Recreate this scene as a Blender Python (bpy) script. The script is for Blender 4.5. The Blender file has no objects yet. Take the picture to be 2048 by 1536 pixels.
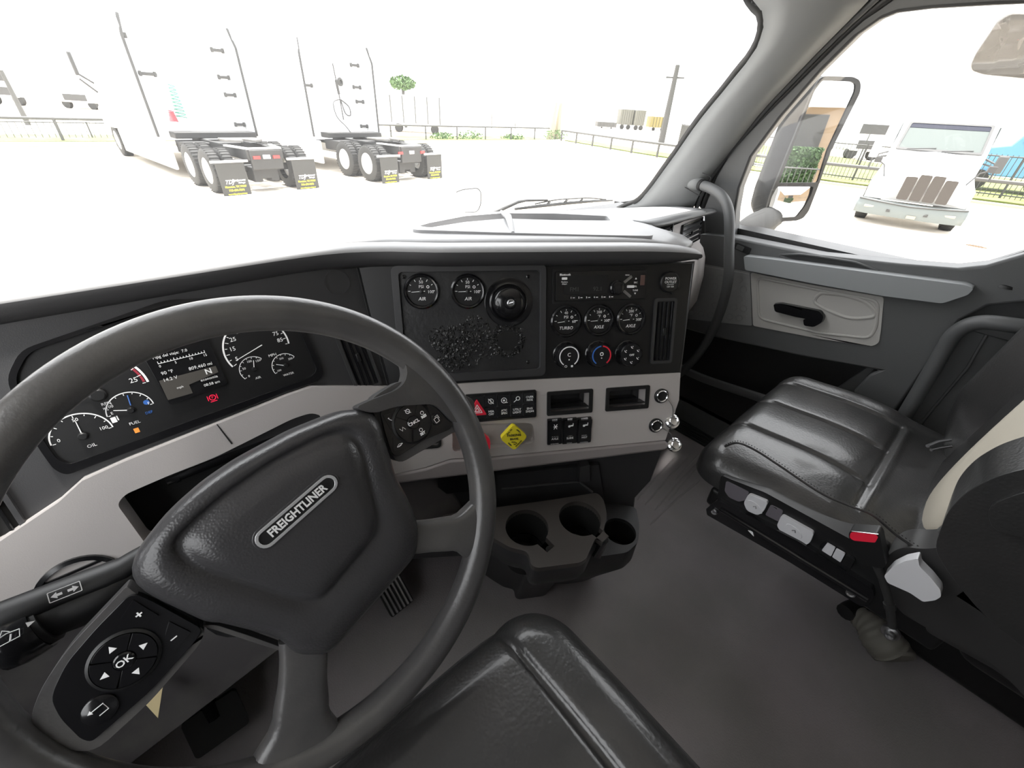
import bpy, bmesh, math, random
from mathutils import Vector as V, Matrix, noise
from mathutils.geometry import tessellate_polygon
random.seed(7)
sc = bpy.context.scene
COL = sc.collection
PI = math.pi
# ---------------------------------------------------------------- camera
F = 834.0
CAM = V((0, 0, 1.1))                       # cab floor is z = 0, the yard z = GZ
RC = Matrix(((0.7560854495827116, -0.33129550613436015, 0.5644272145675534),
             (-0.6526261574032806, -0.4463936124756228, 0.6122187855775024),
             (0.04913137085750169, -0.831249679913407, -0.5537238283129244)))
cd = bpy.data.cameras.new('camera'); cam = bpy.data.objects.new('camera', cd); COL.objects.link(cam)
cd.sensor_width = 36; cd.lens = F / 2048 * 36; cd.clip_start = 0.01; cd.clip_end = 600
m = Matrix.Identity(4)
for i in range(3):
    m[i][0] = RC[i][0]; m[i][1] = -RC[i][1]; m[i][2] = -RC[i][2]; m[i][3] = CAM[i]
cam.matrix_world = m
sc.camera = cam
# ---------------------------------------------------------------- light and exposure
GZ = -1.2
sc.view_settings.view_transform = 'Standard'; sc.view_settings.look = 'None'
sc.view_settings.gamma = 1; sc.view_settings.use_curve_mapping = False
sc.view_settings.exposure = 2.05
wd = bpy.data.worlds.new('sky'); sc.world = wd; wd.use_nodes = True
nt = wd.node_tree; nt.nodes.clear()
tc = nt.nodes.new('ShaderNodeTexCoord'); sx = nt.nodes.new('ShaderNodeSeparateXYZ')
mr = nt.nodes.new('ShaderNodeMapRange'); mr.inputs[1].default_value = 0; mr.inputs[2].default_value = 1
mr.inputs[3].default_value = 0.85; mr.inputs[4].default_value = 1.5
bg = nt.nodes.new('ShaderNodeBackground'); bg.inputs[0].default_value = (0.97, 0.985, 1, 1)
wo = nt.nodes.new('ShaderNodeOutputWorld')
nt.links.new(tc.outputs['Generated'], sx.inputs[0]); nt.links.new(sx.outputs[2], mr.inputs[0])
nt.links.new(mr.outputs[0], bg.inputs[1]); nt.links.new(bg.outputs[0], wo.inputs[0])
sd = bpy.data.lights.new('sun', 'SUN'); sun = bpy.data.objects.new('sun', sd); COL.objects.link(sun)
sd.energy = 3.8; sd.angle = math.radians(6); sd.color = (1, 0.97, 0.92)
sun.rotation_euler = V((-0.04, -0.13, -1)).to_track_quat('-Z', 'Y').to_euler()
# ---------------------------------------------------------------- unprojection helpers
def ray(px, py):
    return (RC @ V((px - 1024, py - 768, F))).normalized()
def on(px, py, P, N):
    d = ray(px, py); return CAM + d * ((P - CAM).dot(N) / d.dot(N))
def onx(px, py, x): return on(px, py, V((x, 0, 0)), V((1, 0, 0)))
def ony(px, py, y): return on(px, py, V((0, y, 0)), V((0, 1, 0)))
def onz(px, py, z): return on(px, py, V((0, 0, z)), V((0, 0, 1)))
class Frame:
    def __init__(s, O, A, N):
        s.O = V(O); s.N = V(N).normalized(); s.A = (V(A) - s.N * V(A).dot(s.N)).normalized(); s.B = s.N.cross(s.A)
    def P(s, u, v, w=0): return s.O + s.A * u + s.B * v + s.N * w
    def uv(s, px, py, w=0):
        p = on(px, py, s.O + s.N * w, s.N) - s.O; return (p.dot(s.A), p.dot(s.B))
    def uvs(s, pts, w=0): return [s.uv(a, b, w) for a, b in pts]
    def at(s, u, v, w=0, rot=0):
        c, n = math.cos(rot), math.sin(rot)
        return Frame(s.P(u, v, w), s.A * c + s.B * n, s.N)
XY = lambda z=0: Frame((0, 0, z), (1, 0, 0), (0, 0, 1))
# ---------------------------------------------------------------- materials
MATS = {}
def mat(name, col, rough=0.5, metal=0.0, bump=None, coat=0.0, spec=0.5, emit=None, vary=None, trans=0.0, sheen=0.0):
    if name in MATS: return MATS[name]
    m = bpy.data.materials.new(name); m.use_nodes = True; t = m.node_tree
    b = t.nodes['Principled BSDF']
    b.inputs['Base Color'].default_value = (*col, 1); b.inputs['Roughness'].default_value = rough
    b.inputs['Metallic'].default_value = metal; b.inputs['Coat Weight'].default_value = coat
    b.inputs['Coat Roughness'].default_value = 0.12
    b.inputs['Specular IOR Level'].default_value = spec
    if emit: b.inputs['Emission Color'].default_value = (*emit[0], 1); b.inputs['Emission Strength'].default_value = emit[1]
    tcn = t.nodes.new('ShaderNodeTexCoord')
    if bump:
        kind, scale, stren = bump
        if kind == 'noise':
            n = t.nodes.new('ShaderNodeTexNoise'); n.inputs['Scale'].default_value = scale; n.inputs['Detail'].default_value = 3; o = n.outputs['Fac']
        else:
            n = t.nodes.new('ShaderNodeTexVoronoi'); n.inputs['Scale'].default_value = scale; n.feature = 'SMOOTH_F1'; o = n.outputs['Distance']
        t.links.new(tcn.outputs['Object'], n.inputs['Vector'])
        bn = t.nodes.new('ShaderNodeBump'); bn.inputs['Strength'].default_value = stren; bn.inputs['Distance'].default_value = 0.3 / scale
        t.links.new(o, bn.inputs['Height']); t.links.new(bn.outputs[0], b.inputs['Normal'])
    if vary:
        scale, col2, lo, hi = vary
        n = t.nodes.new('ShaderNodeTexNoise'); n.inputs['Scale'].default_value = scale; n.inputs['Detail'].default_value = 5
        t.links.new(tcn.outputs['Object'], n.inputs['Vector'])
        r = t.nodes.new('ShaderNodeMapRange'); r.inputs[1].default_value = lo; r.inputs[2].default_value = hi
        x = t.nodes.new('ShaderNodeMix'); x.data_type = 'RGBA'
        x.inputs[6].default_value = (*col, 1); x.inputs[7].default_value = (*col2, 1)
        t.links.new(n.outputs['Fac'], r.inputs[0]); t.links.new(r.outputs[0], x.inputs[0]); t.links.new(x.outputs[2], b.inputs['Base Color'])
    MATS[name] = m; return m
def glass(name, dust=0.01, refl=0.04, tint=(1, 1, 1)):
    m = bpy.data.materials.new(name); m.use_nodes = True; t = m.node_tree; t.nodes.clear()
    o = t.nodes.new('ShaderNodeOutputMaterial'); tr = t.nodes.new('ShaderNodeBsdfTransparent'); tr.inputs[0].default_value = (*tint, 1)
    g = t.nodes.new('ShaderNodeBsdfGlossy'); g.inputs['Roughness'].default_value = 0.02
    d = t.nodes.new('ShaderNodeBsdfDiffuse'); d.inputs[0].default_value = (0.9, 0.9, 0.88, 1)
    m1 = t.nodes.new('ShaderNodeMixShader'); m2 = t.nodes.new('ShaderNodeMixShader')
    m1.inputs[0].default_value = refl
    tcn = t.nodes.new('ShaderNodeTexCoord'); n = t.nodes.new('ShaderNodeTexNoise'); n.inputs['Scale'].default_value = 30; n.inputs['Detail'].default_value = 6
    r = t.nodes.new('ShaderNodeMapRange'); r.inputs[1].default_value = 0.35; r.inputs[2].default_value = 0.8; r.inputs[3].default_value = dust * 0.6; r.inputs[4].default_value = dust * 2.2
    t.links.new(tcn.outputs['Object'], n.inputs['Vector']); t.links.new(n.outputs['Fac'], r.inputs[0]); t.links.new(r.outputs[0], m2.inputs[0])
    t.links.new(tr.outputs[0], m1.inputs[1]); t.links.new(g.outputs[0], m1.inputs[2])
    t.links.new(m1.outputs[0], m2.inputs[1]); t.links.new(d.outputs[0], m2.inputs[2]); t.links.new(m2.outputs[0], o.inputs[0])
    return m
M = {}
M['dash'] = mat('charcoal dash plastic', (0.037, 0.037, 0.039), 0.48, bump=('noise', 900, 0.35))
M['pad'] = mat('dash top plastic with painted glare', (0.34, 0.34, 0.345), 0.45, bump=('noise', 900, 0.3))  # same charcoal plastic as the brow, with daylight glare put into its colour
M['black'] = mat('black panel plastic', (0.009, 0.009, 0.0095), 0.42, bump=('noise', 1100, 0.2))
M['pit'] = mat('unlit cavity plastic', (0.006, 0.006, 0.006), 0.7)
M['gloss'] = mat('gloss black plastic', (0.008, 0.008, 0.009), 0.16, coat=0.3)
M['beige'] = mat('warm grey dash plastic', (0.46, 0.432, 0.42), 0.55, bump=('noise', 700, 0.3))
M['lip'] = mat('taupe lower trim plastic', (0.26, 0.235, 0.235), 0.55, bump=('noise', 700, 0.3))
M['rim'] = mat('steering wheel rubber', (0.062, 0.060, 0.061), 0.28, bump=('noise', 260, 0.2), vary=(9, (0.10, 0.096, 0.092), 0.45, 0.7))
M['hub'] = mat('grained airbag cover', (0.042, 0.041, 0.043), 0.30, bump=('voronoi', 520, 0.42))
M['leather'] = mat('black leather', (0.024, 0.024, 0.024), 0.33, coat=0.35, bump=('voronoi', 260, 0.3), vary=(6, (0.036, 0.034, 0.034), 0.4, 0.7))
M['chrome'] = mat('chrome', (0.8, 0.8, 0.8), 0.12, 1)
M['steel'] = mat('brushed metal', (0.45, 0.45, 0.46), 0.3, 1)
M['white'] = mat('white marking', (0.92, 0.92, 0.92), 0.6)
M['ink'] = mat('black marking', (0.02, 0.02, 0.02), 0.6)
M['red'] = mat('red plastic', (0.75, 0.02, 0.05), 0.4)
M['blue'] = mat('blue marking', (0.04, 0.15, 0.5), 0.5)
M['yellow'] = mat('yellow plastic', (0.85, 0.72, 0.03), 0.45)
M['floor'] = mat('rubber floor mat', (0.28, 0.265, 0.262), 0.56, bump=('noise', 260, 0.6), vary=(3.5, (0.35, 0.32, 0.325), 0.4, 0.65))
M['liner'] = mat('grey headliner', (0.6, 0.6, 0.6), 0.9, bump=('noise', 500, 0.3))
M['pillar'] = mat('grey pillar plastic', (0.165, 0.17, 0.17), 0.6, bump=('noise', 900, 0.35))
M['door'] = mat('door plastic dark grey', (0.082, 0.084, 0.085), 0.5, bump=('noise', 900, 0.35))
M['doorlt'] = mat('door insert light grey', (0.40, 0.39, 0.37), 0.5, bump=('noise', 900, 0.3))
M['armrest'] = mat('silver grey door trim', (0.24, 0.25, 0.255), 0.40)
M['quilt'] = mat('grey door fabric', (0.20, 0.20, 0.20), 0.8, bump=('voronoi', 60, 0.5))
M['rubber'] = mat('black rubber', (0.018, 0.018, 0.018), 0.55)
M['glass'] = glass('windshield glass', 0.008)
M['sideglass'] = glass('side glass', 0.004)
M['mirror'] = mat('mirror glass', (0.86, 0.87, 0.87), 0.0, 1)
# ---------------------------------------------------------------- mesh builder
class MB:
    def __init__(s): s.v = []; s.f = []; s.m = []
    def add(s, vs, fs, mi=0):
        k = len(s.v); s.v += [V(p) for p in vs]; s.f += [[i + k for i in f] for f in fs]; s.m += [mi] * len(fs); return s
    def box(s, c, sz, mi=0, fr=None, rot=0):
        fr = fr or XY(); g = fr.at(c[0], c[1], c[2], rot)
        a, b, d = sz[0] / 2, sz[1] / 2, sz[2] / 2
        vs = [g.P(x, y, z) for x in (-a, a) for y in (-b, b) for z in (-d, d)]
        return s.add(vs, [(0, 1, 3, 2), (4, 6, 7, 5), (0, 4, 5, 1), (2, 3, 7, 6), (0, 2, 6, 4), (1, 5, 7, 3)], mi)
    def plate(s, fr, outer, w0, w1, holes=(), mi=0, topscale=None):
        loops = [list(outer)] + [list(h) for h in holes]
        flat = [p for l in loops for p in l]; n = len(flat)
        tri = tessellate_polygon([[V((p[0], p[1], 0)) for p in l] for l in loops])
        lo = [fr.P(p[0], p[1], w0) for p in flat]
        if topscale:
            cx = sum(p[0] for p in outer) / len(outer); cy = sum(p[1] for p in outer) / len(outer)
            hi = [fr.P(cx + (p[0] - cx) * topscale, cy + (p[1] - cy) * topscale, w1) for p in flat]
        else: hi = [fr.P(p[0], p[1], w1) for p in flat]
        fs = [tuple(t) for t in tri] + [tuple(i + n for i in t) for t in tri]
        k = 0
        for l in loops:
            L = len(l)
            for i in range(L): a, b = k + i, k + (i + 1) % L; fs.append((a, b, b + n, a + n))
            k += L
        return s.add(lo + hi, fs, mi)
    def tube(s, path, r, seg=12, mi=0, cap=True, closed=False, flat=1.0, up=None):
        path = [V(p) for p in path]; n = len(path); rs = r if isinstance(r, (list, tuple)) else [r] * n
        vs = []; prev = None
        for i, p in enumerate(path):
            if closed: t = (path[(i + 1) % n] - path[i - 1])
            else: t = path[min(i + 1, n - 1)] - path[max(i - 1, 0)]
            t.normalize()
            if prev is None:
                a = up.copy() if up else (V((0, 0, 1)) if abs(t.z) < 0.9 else V((1, 0, 0)))
            else: a = prev
            a = (a - t * a.dot(t)).normalized(); b = t.cross(a); prev = a
            for k in range(seg):
                q = 2 * PI * k / seg; vs.append(p + a * math.cos(q) * rs[i] * flat + b * math.sin(q) * rs[i])
        fs = []
        for i in range(n if closed else n - 1):
            j = (i + 1) % n
            for k in range(seg): l = (k + 1) % seg; fs.append((i * seg + k, i * seg + l, j * seg + l, j * seg + k))
        if cap and not closed: fs += [tuple(range(seg)), tuple(range((n - 1) * seg, n * seg))]
        return s.add(vs, fs, mi)
    def lathe(s, fr, prof, seg=32, mi=0, sx=1.0, sy=1.0, a0=0, a1=2 * PI):
        full = abs(a1 - a0 - 2 * PI) < 1e-6; ns = seg if full else seg + 1
        vs = []
        for r, w in prof:
            for k in range(ns):
                q = a0 + (a1 - a0) * k / seg; vs.append(fr.P(r * math.cos(q) * sx, r * math.sin(q) * sy, w))
        fs = []
        for i in range(len(prof) - 1):
            for k in range(seg):
                l = (k + 1) % ns; fs.append((i * ns + k, i * ns + l, (i + 1) * ns + l, (i + 1) * ns + k))
        if prof[0][0] > 1e-5 and full and False: pass
        return s.add(vs, fs, mi)
    def disc(s, fr, r, w=0, seg=32, mi=0): return s.plate(fr, circ(0, 0, r, seg), w - 0.0006, w, mi=mi)
    def loft(s, rings, mi=0, closed=False, cap=False):
        n = len(rings[0]); vs = [p for r in rings for p in r]; fs = []
        for i in range(len(rings) - 1):
            for k in range(n if closed else n - 1):
                l = (k + 1) % n; fs.append((i * n + k, i * n + l, (i + 1) * n + l, (i + 1) * n + k))
        if cap: fs += [tuple(range(n)), tuple(range((len(rings) - 1) * n, len(rings) * n))]
        return s.add(vs, fs, mi)
    def dome(s, fr, poly, levels, mi=0, cap=True, back=True):
        cx = sum(p[0] for p in poly) / len(poly); cy = sum(p[1] for p in poly) / len(poly)
        rings = [[fr.P(cx + (p[0] - cx) * k, cy + (p[1] - cy) * k, w) for p in poly] for k, w in levels]
        s.loft(rings, mi, closed=True)
        if cap: # fan
            c = fr.P(cx, cy, levels[-1][1]); r = rings[-1]; n = len(r)
            s.add(r + [c], [(i, (i + 1) % n, n) for i in range(n)], mi)
        if back:
            c = fr.P(cx, cy, levels[0][1]); r = rings[0]; n = len(r)
            s.add(r + [c], [(i, (i + 1) % n, n) for i in range(n)], mi)
        return s
    def text(s, fr, txt, size, mi=0, w=0.0003, align='CENTER', sx=1.0, bold=0.0, shear=0.0, depth=0.00015):
        cu = bpy.data.curves.new('lettering', 'FONT'); cu.body = txt; cu.size = size; cu.align_x = align; cu.align_y = 'CENTER'
        cu.resolution_u = 2; cu.extrude = depth; cu.offset = bold; cu.shear = shear
        ob = bpy.data.objects.new('lettering', cu); me = bpy.data.meshes.new_from_object(ob)
        vs = [fr.P(v.co.x * sx, v.co.y, v.co.z + w) for v in me.vertices]; fs = [tuple(p.vertices) for p in me.polygons]
        bpy.data.objects.remove(ob); bpy.data.curves.remove(cu); bpy.data.meshes.remove(me)
        return s.add(vs, fs, mi)
def circ(cx, cy, r, n=32, sx=1, sy=1): return [(cx + r * sx * math.cos(2 * PI * i / n), cy + r * sy * math.sin(2 * PI * i / n)) for i in range(n)]
def rrect(cx, cy, w, h, r, n=5):
    o = []
    for qx, qy, a in ((1, 1, 0), (-1, 1, 90), (-1, -1, 180), (1, -1, 270)):
        for i in range(n + 1):
            t = math.radians(a + 90 * i / n); o.append((cx + qx * (w / 2 - r) + r * math.cos(t), cy + qy * (h / 2 - r) + r * math.sin(t)))
    return o
def rpoly(pts, r, n=4):                     # polygon with rounded corners
    o = []; L = len(pts); pts = [V((p[0], p[1])) for p in pts]
    for i in range(L):
        p, a, b = pts[i], pts[i - 1], pts[(i + 1) % L]
        rr = r[i] if isinstance(r, (list, tuple)) else r
        da = (a - p); db = (b - p); k = min(rr, da.length * .45, db.length * .45)
        A = p + da.normalized() * k; B = p + db.normalized() * k
        for j in range(n + 1):
            t = j / n; o.append(tuple(A * (1 - t) ** 2 + p * 2 * t * (1 - t) + B * t * t))
    return o
def spline(pts, n=8, closed=False):
    pts = [V(p) for p in pts]; L = len(pts); o = []
    rng = range(L) if closed else range(L - 1)
    for i in rng:
        if closed: a, b, c, d = pts[i - 1], pts[i], pts[(i + 1) % L], pts[(i + 2) % L]
        else: a, b, c, d = pts[max(i - 1, 0)], pts[i], pts[i + 1], pts[min(i + 2, L - 1)]
        for k in range(n):
            t = k / n; o.append(0.5 * ((2 * b) + (c - a) * t + (2 * a - 5 * b + 4 * c - d) * t * t + (3 * b - a - 3 * c + d) * t ** 3))
    if not closed: o.append(pts[-1])
    return o
def resample(pts, n):
    pts = [V(p) for p in pts]; d = [0]
    for i in range(1, len(pts)): d.append(d[-1] + (pts[i] - pts[i - 1]).length)
    o = []; j = 0
    for k in range(n):
        t = d[-1] * k / (n - 1)
        while j < len(pts) - 2 and d[j + 1] < t: j += 1
        s = (t - d[j]) / max(d[j + 1] - d[j], 1e-9); o.append(pts[j].lerp(pts[j + 1], min(max(s, 0), 1)))
    return o
# ---------------------------------------------------------------- scene graph helpers
WL = {}
def link(o, parent=None):
    COL.objects.link(o)
    if parent:
        o.parent = parent; o.matrix_parent_inverse = Matrix.Translation(-WL.get(parent.name, V((0, 0, 0))))
    return o
def mesh_obj(name, mb, mats, parent=None, bevel=0, bseg=2, smooth=35, subd=0, solid=0, origin=None):
    me = bpy.data.meshes.new(name); me.from_pydata([tuple(p) for p in mb.v], [], mb.f)
    mats = mats if isinstance(mats, (list, tuple)) else [mats]
    for q in mats: me.materials.append(M[q] if isinstance(q, str) else q)
    me.polygons.foreach_set('material_index', mb.m)
    bm = bmesh.new(); bm.from_mesh(me); bmesh.ops.remove_doubles(bm, verts=bm.verts, dist=1e-6)
    bmesh.ops.recalc_face_normals(bm, faces=bm.faces); bm.to_mesh(me); bm.free()
    if origin is not None: me.transform(Matrix.Translation(-V(origin)))
    me.polygons.foreach_set('use_smooth', [smooth > 0] * len(me.polygons))
    if smooth and smooth < 180 and not subd: me.set_sharp_from_angle(angle=math.radians(smooth))
    o = bpy.data.objects.new(name, me)
    if origin is not None: o.location = origin
    if solid: q = o.modifiers.new('solid', 'SOLIDIFY'); q.thickness = solid; q.offset = -1
    if bevel: q = o.modifiers.new('bevel', 'BEVEL'); q.width = bevel; q.segments = bseg; q.limit_method = 'ANGLE'; q.angle_limit = math.radians(40)
    if subd: q = o.modifiers.new('sub', 'SUBSURF'); q.levels = subd; q.render_levels = subd
    link(o, parent)
    if origin is not None and parent is None: WL[o.name] = V(origin)
    return o
def tag(o, label, cat, group=None):
    o['label'] = label; o['category'] = cat
    if group: o['group'] = group
    return o
def thing(name, label, cat, loc, group=None):
    o = bpy.data.objects.new(name, None); o.empty_display_size = 0.05; COL.objects.link(o)
    o.location = V(loc); WL[o.name] = V(loc); return tag(o, label, cat, group)
def part(name, mb, mats, parent, label=None, **k):
    o = mesh_obj(name, mb, mats, parent, **k)
    if label: o['label'] = label
    return o
def single(name, label, cat, mb, mats, group=None, **k):
    n = len(mb.v); c = sum(mb.v, V()) / n; zmin = min(p.z for p in mb.v)
    k.setdefault('origin', (c.x, c.y, zmin))
    return tag(mesh_obj(name, mb, mats, **k), label, cat, group)
def struct(name, mb, mats, parent=None, **k):
    o = mesh_obj(name, mb, mats, parent, **k)
    if not parent: o['kind'] = 'structure'
    return o
# ---------------------------------------------------------------- reference frames of the dashboard
CP = Frame((0.61362547, 0.44049047, 0.8365006), (0.866149, -0.499786, 0.000182), (-0.47271952, -0.81912365, 0.32491953))
DPN = V((0, -math.cos(math.radians(20)), math.sin(math.radians(20))))
DP = Frame((0.2, 0.66, 0.85), (1, 0, 0), DPN)
# ================================================================ the cab shell (the setting)
def px3(pts, xs):                           # pixel outline on the surface with the given x depths
    return [onx(a, b, x) for (a, b), x in zip(pts, xs)]
def lin(a, b, n): return [a + (b - a) * i / (n - 1) for i in range(n)]
mb = MB(); mb.plate(XY(-0.03), [(-0.6, 1.35), (-0.6, -1.7), (1.62, -1.7), (1.62, 1.35)], 0, 0.03)
struct('floor', mb, 'floor')
# worn creases pressed into the rubber mat beside the console
mb = MB()
for a, b in (((1290, 1010), (1385, 905)), ((1310, 1020), (1420, 900)), ((1338, 1000), (1440, 890)), ((1275, 1000), (1350, 915)), ((1300, 1050), (1400, 960)), ((1350, 960), (1440, 870))):
    p, q = onz(*a, 0.0), onz(*b, 0.0); mb.tube(spline([p, p.lerp(q, .5) + V((0.006, 0.004, 0)), q], 6), [0.0015] + [0.0035] * 11 + [0.0015], 6)
struct('floor_mat_crease', mb, 'floor')
mb = MB(); mb.plate(XY(1.78), [(-0.6, 0.75), (-0.6, -1.7), (1.62, -1.7), (1.62, 0.75)], 0, 0.03)
struct('ceiling', mb, 'liner')
mb = MB(); mb.box((0.51, -1.7, 0.88), (2.3, 0.04, 1.86)); struct('wall_rear', mb, 'liner')
# windshield: right edge read off the photo, mirrored about the cab centre line x = 0.52
A_px = [(1248, 416), (1278, 403), (1303, 376), (1330, 339), (1355, 305), (1383, 264), (1410, 228), (1450, 180), (1480, 142), (1504, 113), (1523, 78), (1530, 43), (1523, 16), (1506, 0)]
edgeR = px3(A_px, lin(1.44, 1.31, len(A_px)))
edgeR = edgeR + [V((1.22, 0.68, 1.40)), V((1.05, 0.72, 1.45))]
edgeR[0:0] = [V((1.30, 1.12, 0.73)), V((1.38, 1.06, 0.75))]
mirx = lambda p: V((1.04 - p.x, p.y, p.z))
edgeR = resample(spline(edgeR, 5), 60)
half = edgeR
rings = []
for p in half:                              # horizontal slices, bulging forward in the middle
    q = mirx(p); row = []
    for k in range(17):
        t = k / 16; x = p.x + (q.x - p.x) * t; s = 1 - (2 * t - 1) ** 2
        row.append(V((x, p.y + (0.22 if p.z < 1.0 else 0.22 - 0.28 * (p.z - 1.0)) * s * abs(p.x - 0.52) / 0.92, p.z)))
    rings.append(row)
gl = MB(); gl.loft(rings)
win1 = MB()                                  # black printed frit band all round the glass
fr_in = []
for i, p in enumerate(half):
    a = half[max(i - 1, 0)]; b = half[min(i + 1, len(half) - 1)]; t = (b - a).normalized()
    fr_in.append(p)
def band(pts, off, w):
    o1 = []; o2 = []
    for i, p in enumerate(pts):
        t = (pts[min(i + 1, len(pts) - 1)] - pts[max(i - 1, 0)]).normalized(); n = t.cross(V((0.55, 0.35, 0))).normalized(); side = t.cross((CAM - p).normalized()).normalized()
        o1.append(p + side * off); o2.append(p + side * (off + w))
    return o1, o2
o1, o2 = band(half, 0, -0.016)
win1.loft([o1, o2]); win1.loft([[mirx(p) for p in o1], [mirx(p) for p in o2]])
wf = struct('window_1', win1, 'rubber', solid=0.003)
struct('window_glass', gl, 'glass', parent=wf)
# small frit dots along the inner edge of the band
mb = MB()
dots = resample([p + (q - p) * -0.12 for p, q in zip(o1, o2)], 230)
for p in dots[10:205]:
    d = (CAM - p).normalized(); mb.plate(Frame(p, V((0, 1, 0.3)), d), circ(0, 0, 0.0016, 6), 0, 0.0004)
struct('frit_dots', mb, 'rubber', parent=wf)
# passenger side A pillar
B_px = [(1385, 416), (1396, 387), (1418, 352), (1453, 309), (1485, 268), (1523, 219), (1582, 156), (1641, 94), (1688, 47), (1730, 4), (1775, -45)]
B2_px = [(1412, 416), (1422, 385), (1437, 352), (1469, 297), (1495, 270), (1523, 242), (1602, 164), (1680, 86), (1738, 31), (1777, 4), (1830, -30)]
Cg_px = [(1469, 474), (1472, 420), (1480, 375), (1504, 312), (1530, 277), (1562, 234), (1640, 144), (1719, 66), (1762, 36), (1797, 22), (1870, 13), (1992, 6), (2120, 2)]
def pil(f=lambda p: p):
    NA = 26
    A = resample([p for p in edgeR if p.x > 1.438 or p.z > 0.84], NA); A[-1] = V((1.30, 0.62, 1.50))
    Bl = resample(px3(B_px, lin(1.475, 1.40, len(B_px))) + [V((1.36, 0.42, 1.58))], NA)
    B2 = resample(px3(B2_px, lin(1.51, 1.43, len(B2_px))) + [V((1.39, 0.38, 1.60))], NA)
    ridge = [a.lerp(b, 0.30) + V((-0.022, -0.012, 0)) for a, b in zip(A, Bl)]
    mid = [a.lerp(b, 0.75) + V((-0.018, -0.016, 0)) for a, b in zip(A, Bl)]
    B1 = [b + V((0.03, 0.02, 0)) for b in Bl]
    m1 = MB(); m1.loft([[f(p) for p in L] for L in (A, ridge, mid, Bl, B1)])
    return m1, A, Bl, B2
m1, pA, pB, pB2 = pil()
struct('trim_1', m1, 'pillar', smooth=60, solid=-0.004)
struct('trim_2', pil(mirx)[0], 'pillar', smooth=60, solid=0.004)
# rubber door seals running beside the pillar (two ribs and a body gap)
mb = MB()
for k, r, mi in ((0.28, 0.008, 0), (0.72, 0.010, 1)):
    mb.tube([a.lerp(b, k) + V((0.01, 0.004, 0)) for a, b in zip(pB, pB2)], r, 8, mi)
mb.loft([[a + V((0.025, 0.02, 0)) for a in pB], [b + V((0.02, 0.01, 0)) for b in pB2]], 1)
struct('trim_3', mb, ['door', 'rubber'], smooth=60)
# headliner between windshield, pillars and roof
top = [half[-1].lerp(mirx(half[-1]), i / 12) + V((0, 0.094 * (1 - (2 * i / 12 - 1) ** 2) * 0.57, 0)) for i in range(13)]
mb = MB(); mb.loft([top, [V((1.36 - 1.68 * i / 12, 0.45, 1.62)) for i in range(13)], [V((1.62 - 2.2 * i / 12, 0.30, 1.79)) for i in range(13)]])
mb.loft([[V((1.22, 0.68, 1.40)), V((1.05, 0.72, 1.45))], [V((1.30, 0.62, 1.50)), V((1.2, 0.55, 1.60))], [V((1.36, 0.42, 1.60)), V((1.36, 0.45, 1.64))], [V((1.62, 0.30, 1.79)), V((1.62, 0.30, 1.79))]])
struct('trim_4', mb, 'pillar', smooth=60, solid=0.01)
mb = MB()                                     # roof rail over the passenger door
NR = 12
mb.loft([[V((1.44, 0.38 - 2.0 * i / NR, 1.42)) for i in range(NR + 1)], [V((1.38, 0.42 - 2.1 * i / NR, 1.50)) for i in range(NR + 1)], [V((1.36, 0.45 - 2.1 * i / NR, 1.62)) for i in range(NR + 1)], [V((1.5, 0.45 - 2.1 * i / NR, 1.79)) for i in range(NR + 1)]])
struct('trim_5', mb, 'pillar', smooth=60, solid=0.01)
# ---------------------------------------------------------------- left side of the cab (outside the picture, lets the daylight in)
LW = Frame((-0.46, 0, 0), (0, 1, 0), (1, 0, 0))
mb = MB(); mb.plate(LW, [(-1.7, 0), (1.2, 0), (1.2, 0.78), (0.70, 1.36), (0.35, 1.62), (0.3, 1.8), (-1.7, 1.8)], -0.06, 0, holes=[[(-0.28, 0.80), (0.86, 0.78), (0.50, 1.34), (-0.28, 1.42)]])
struct('wall_left', mb, 'door')
# ---------------------------------------------------------------- passenger door
DR = Frame((1.5, 0, 0), (0, -1, 0), (-1, 0, 0))      # u = -y, v = z, w towards the cab
DG = Frame((1.505, 0, 0.75), (0, -1, 0.0), (-1, 0, -0.09))   # plane of the door glass, leaning in
glass_px = Cg_px + [(2120, 470), (2080, 488), (2048, 504), (1973, 527), (1914, 533), (1800, 524), (1640, 508), (1540, 490)]
gp = DG.uvs(glass_px)
# frame of the window: wide dark surround, the opening follows the photo
outerw = [DG.uv(*q) for q in [(1412, 470), (1412, 416), (1437, 352), (1469, 297), (1523, 242), (1602, 164), (1680, 86), (1738, 31), (1777, -3), (1860, -40), (2300, -60)]]
um = max(p[0] for p in gp)
outerw = [p for p in outerw if p[0] < um + 0.08]
outer = outerw + [(um + 0.10, outerw[-1][1]), (um + 0.10, -0.06), (outerw[0][0], -0.06)]
door = None
mb = MB(); mb.plate(DG, outer, -0.035, 0.012, holes=[gp])
door = struct('door_1', mb, 'door', bevel=0.004)
mb = MB(); mb.plate(DG, gp, -0.022, -0.018); struct('window_glass', mb, 'sideglass', parent=door)
# bright seal line just inside the pane
mb = MB(); mb.tube([DG.P(a, b, 0.008) for a, b in gp], 0.004, 6, closed=True); struct('window_seal', mb, 'rubber', parent=door)
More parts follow.
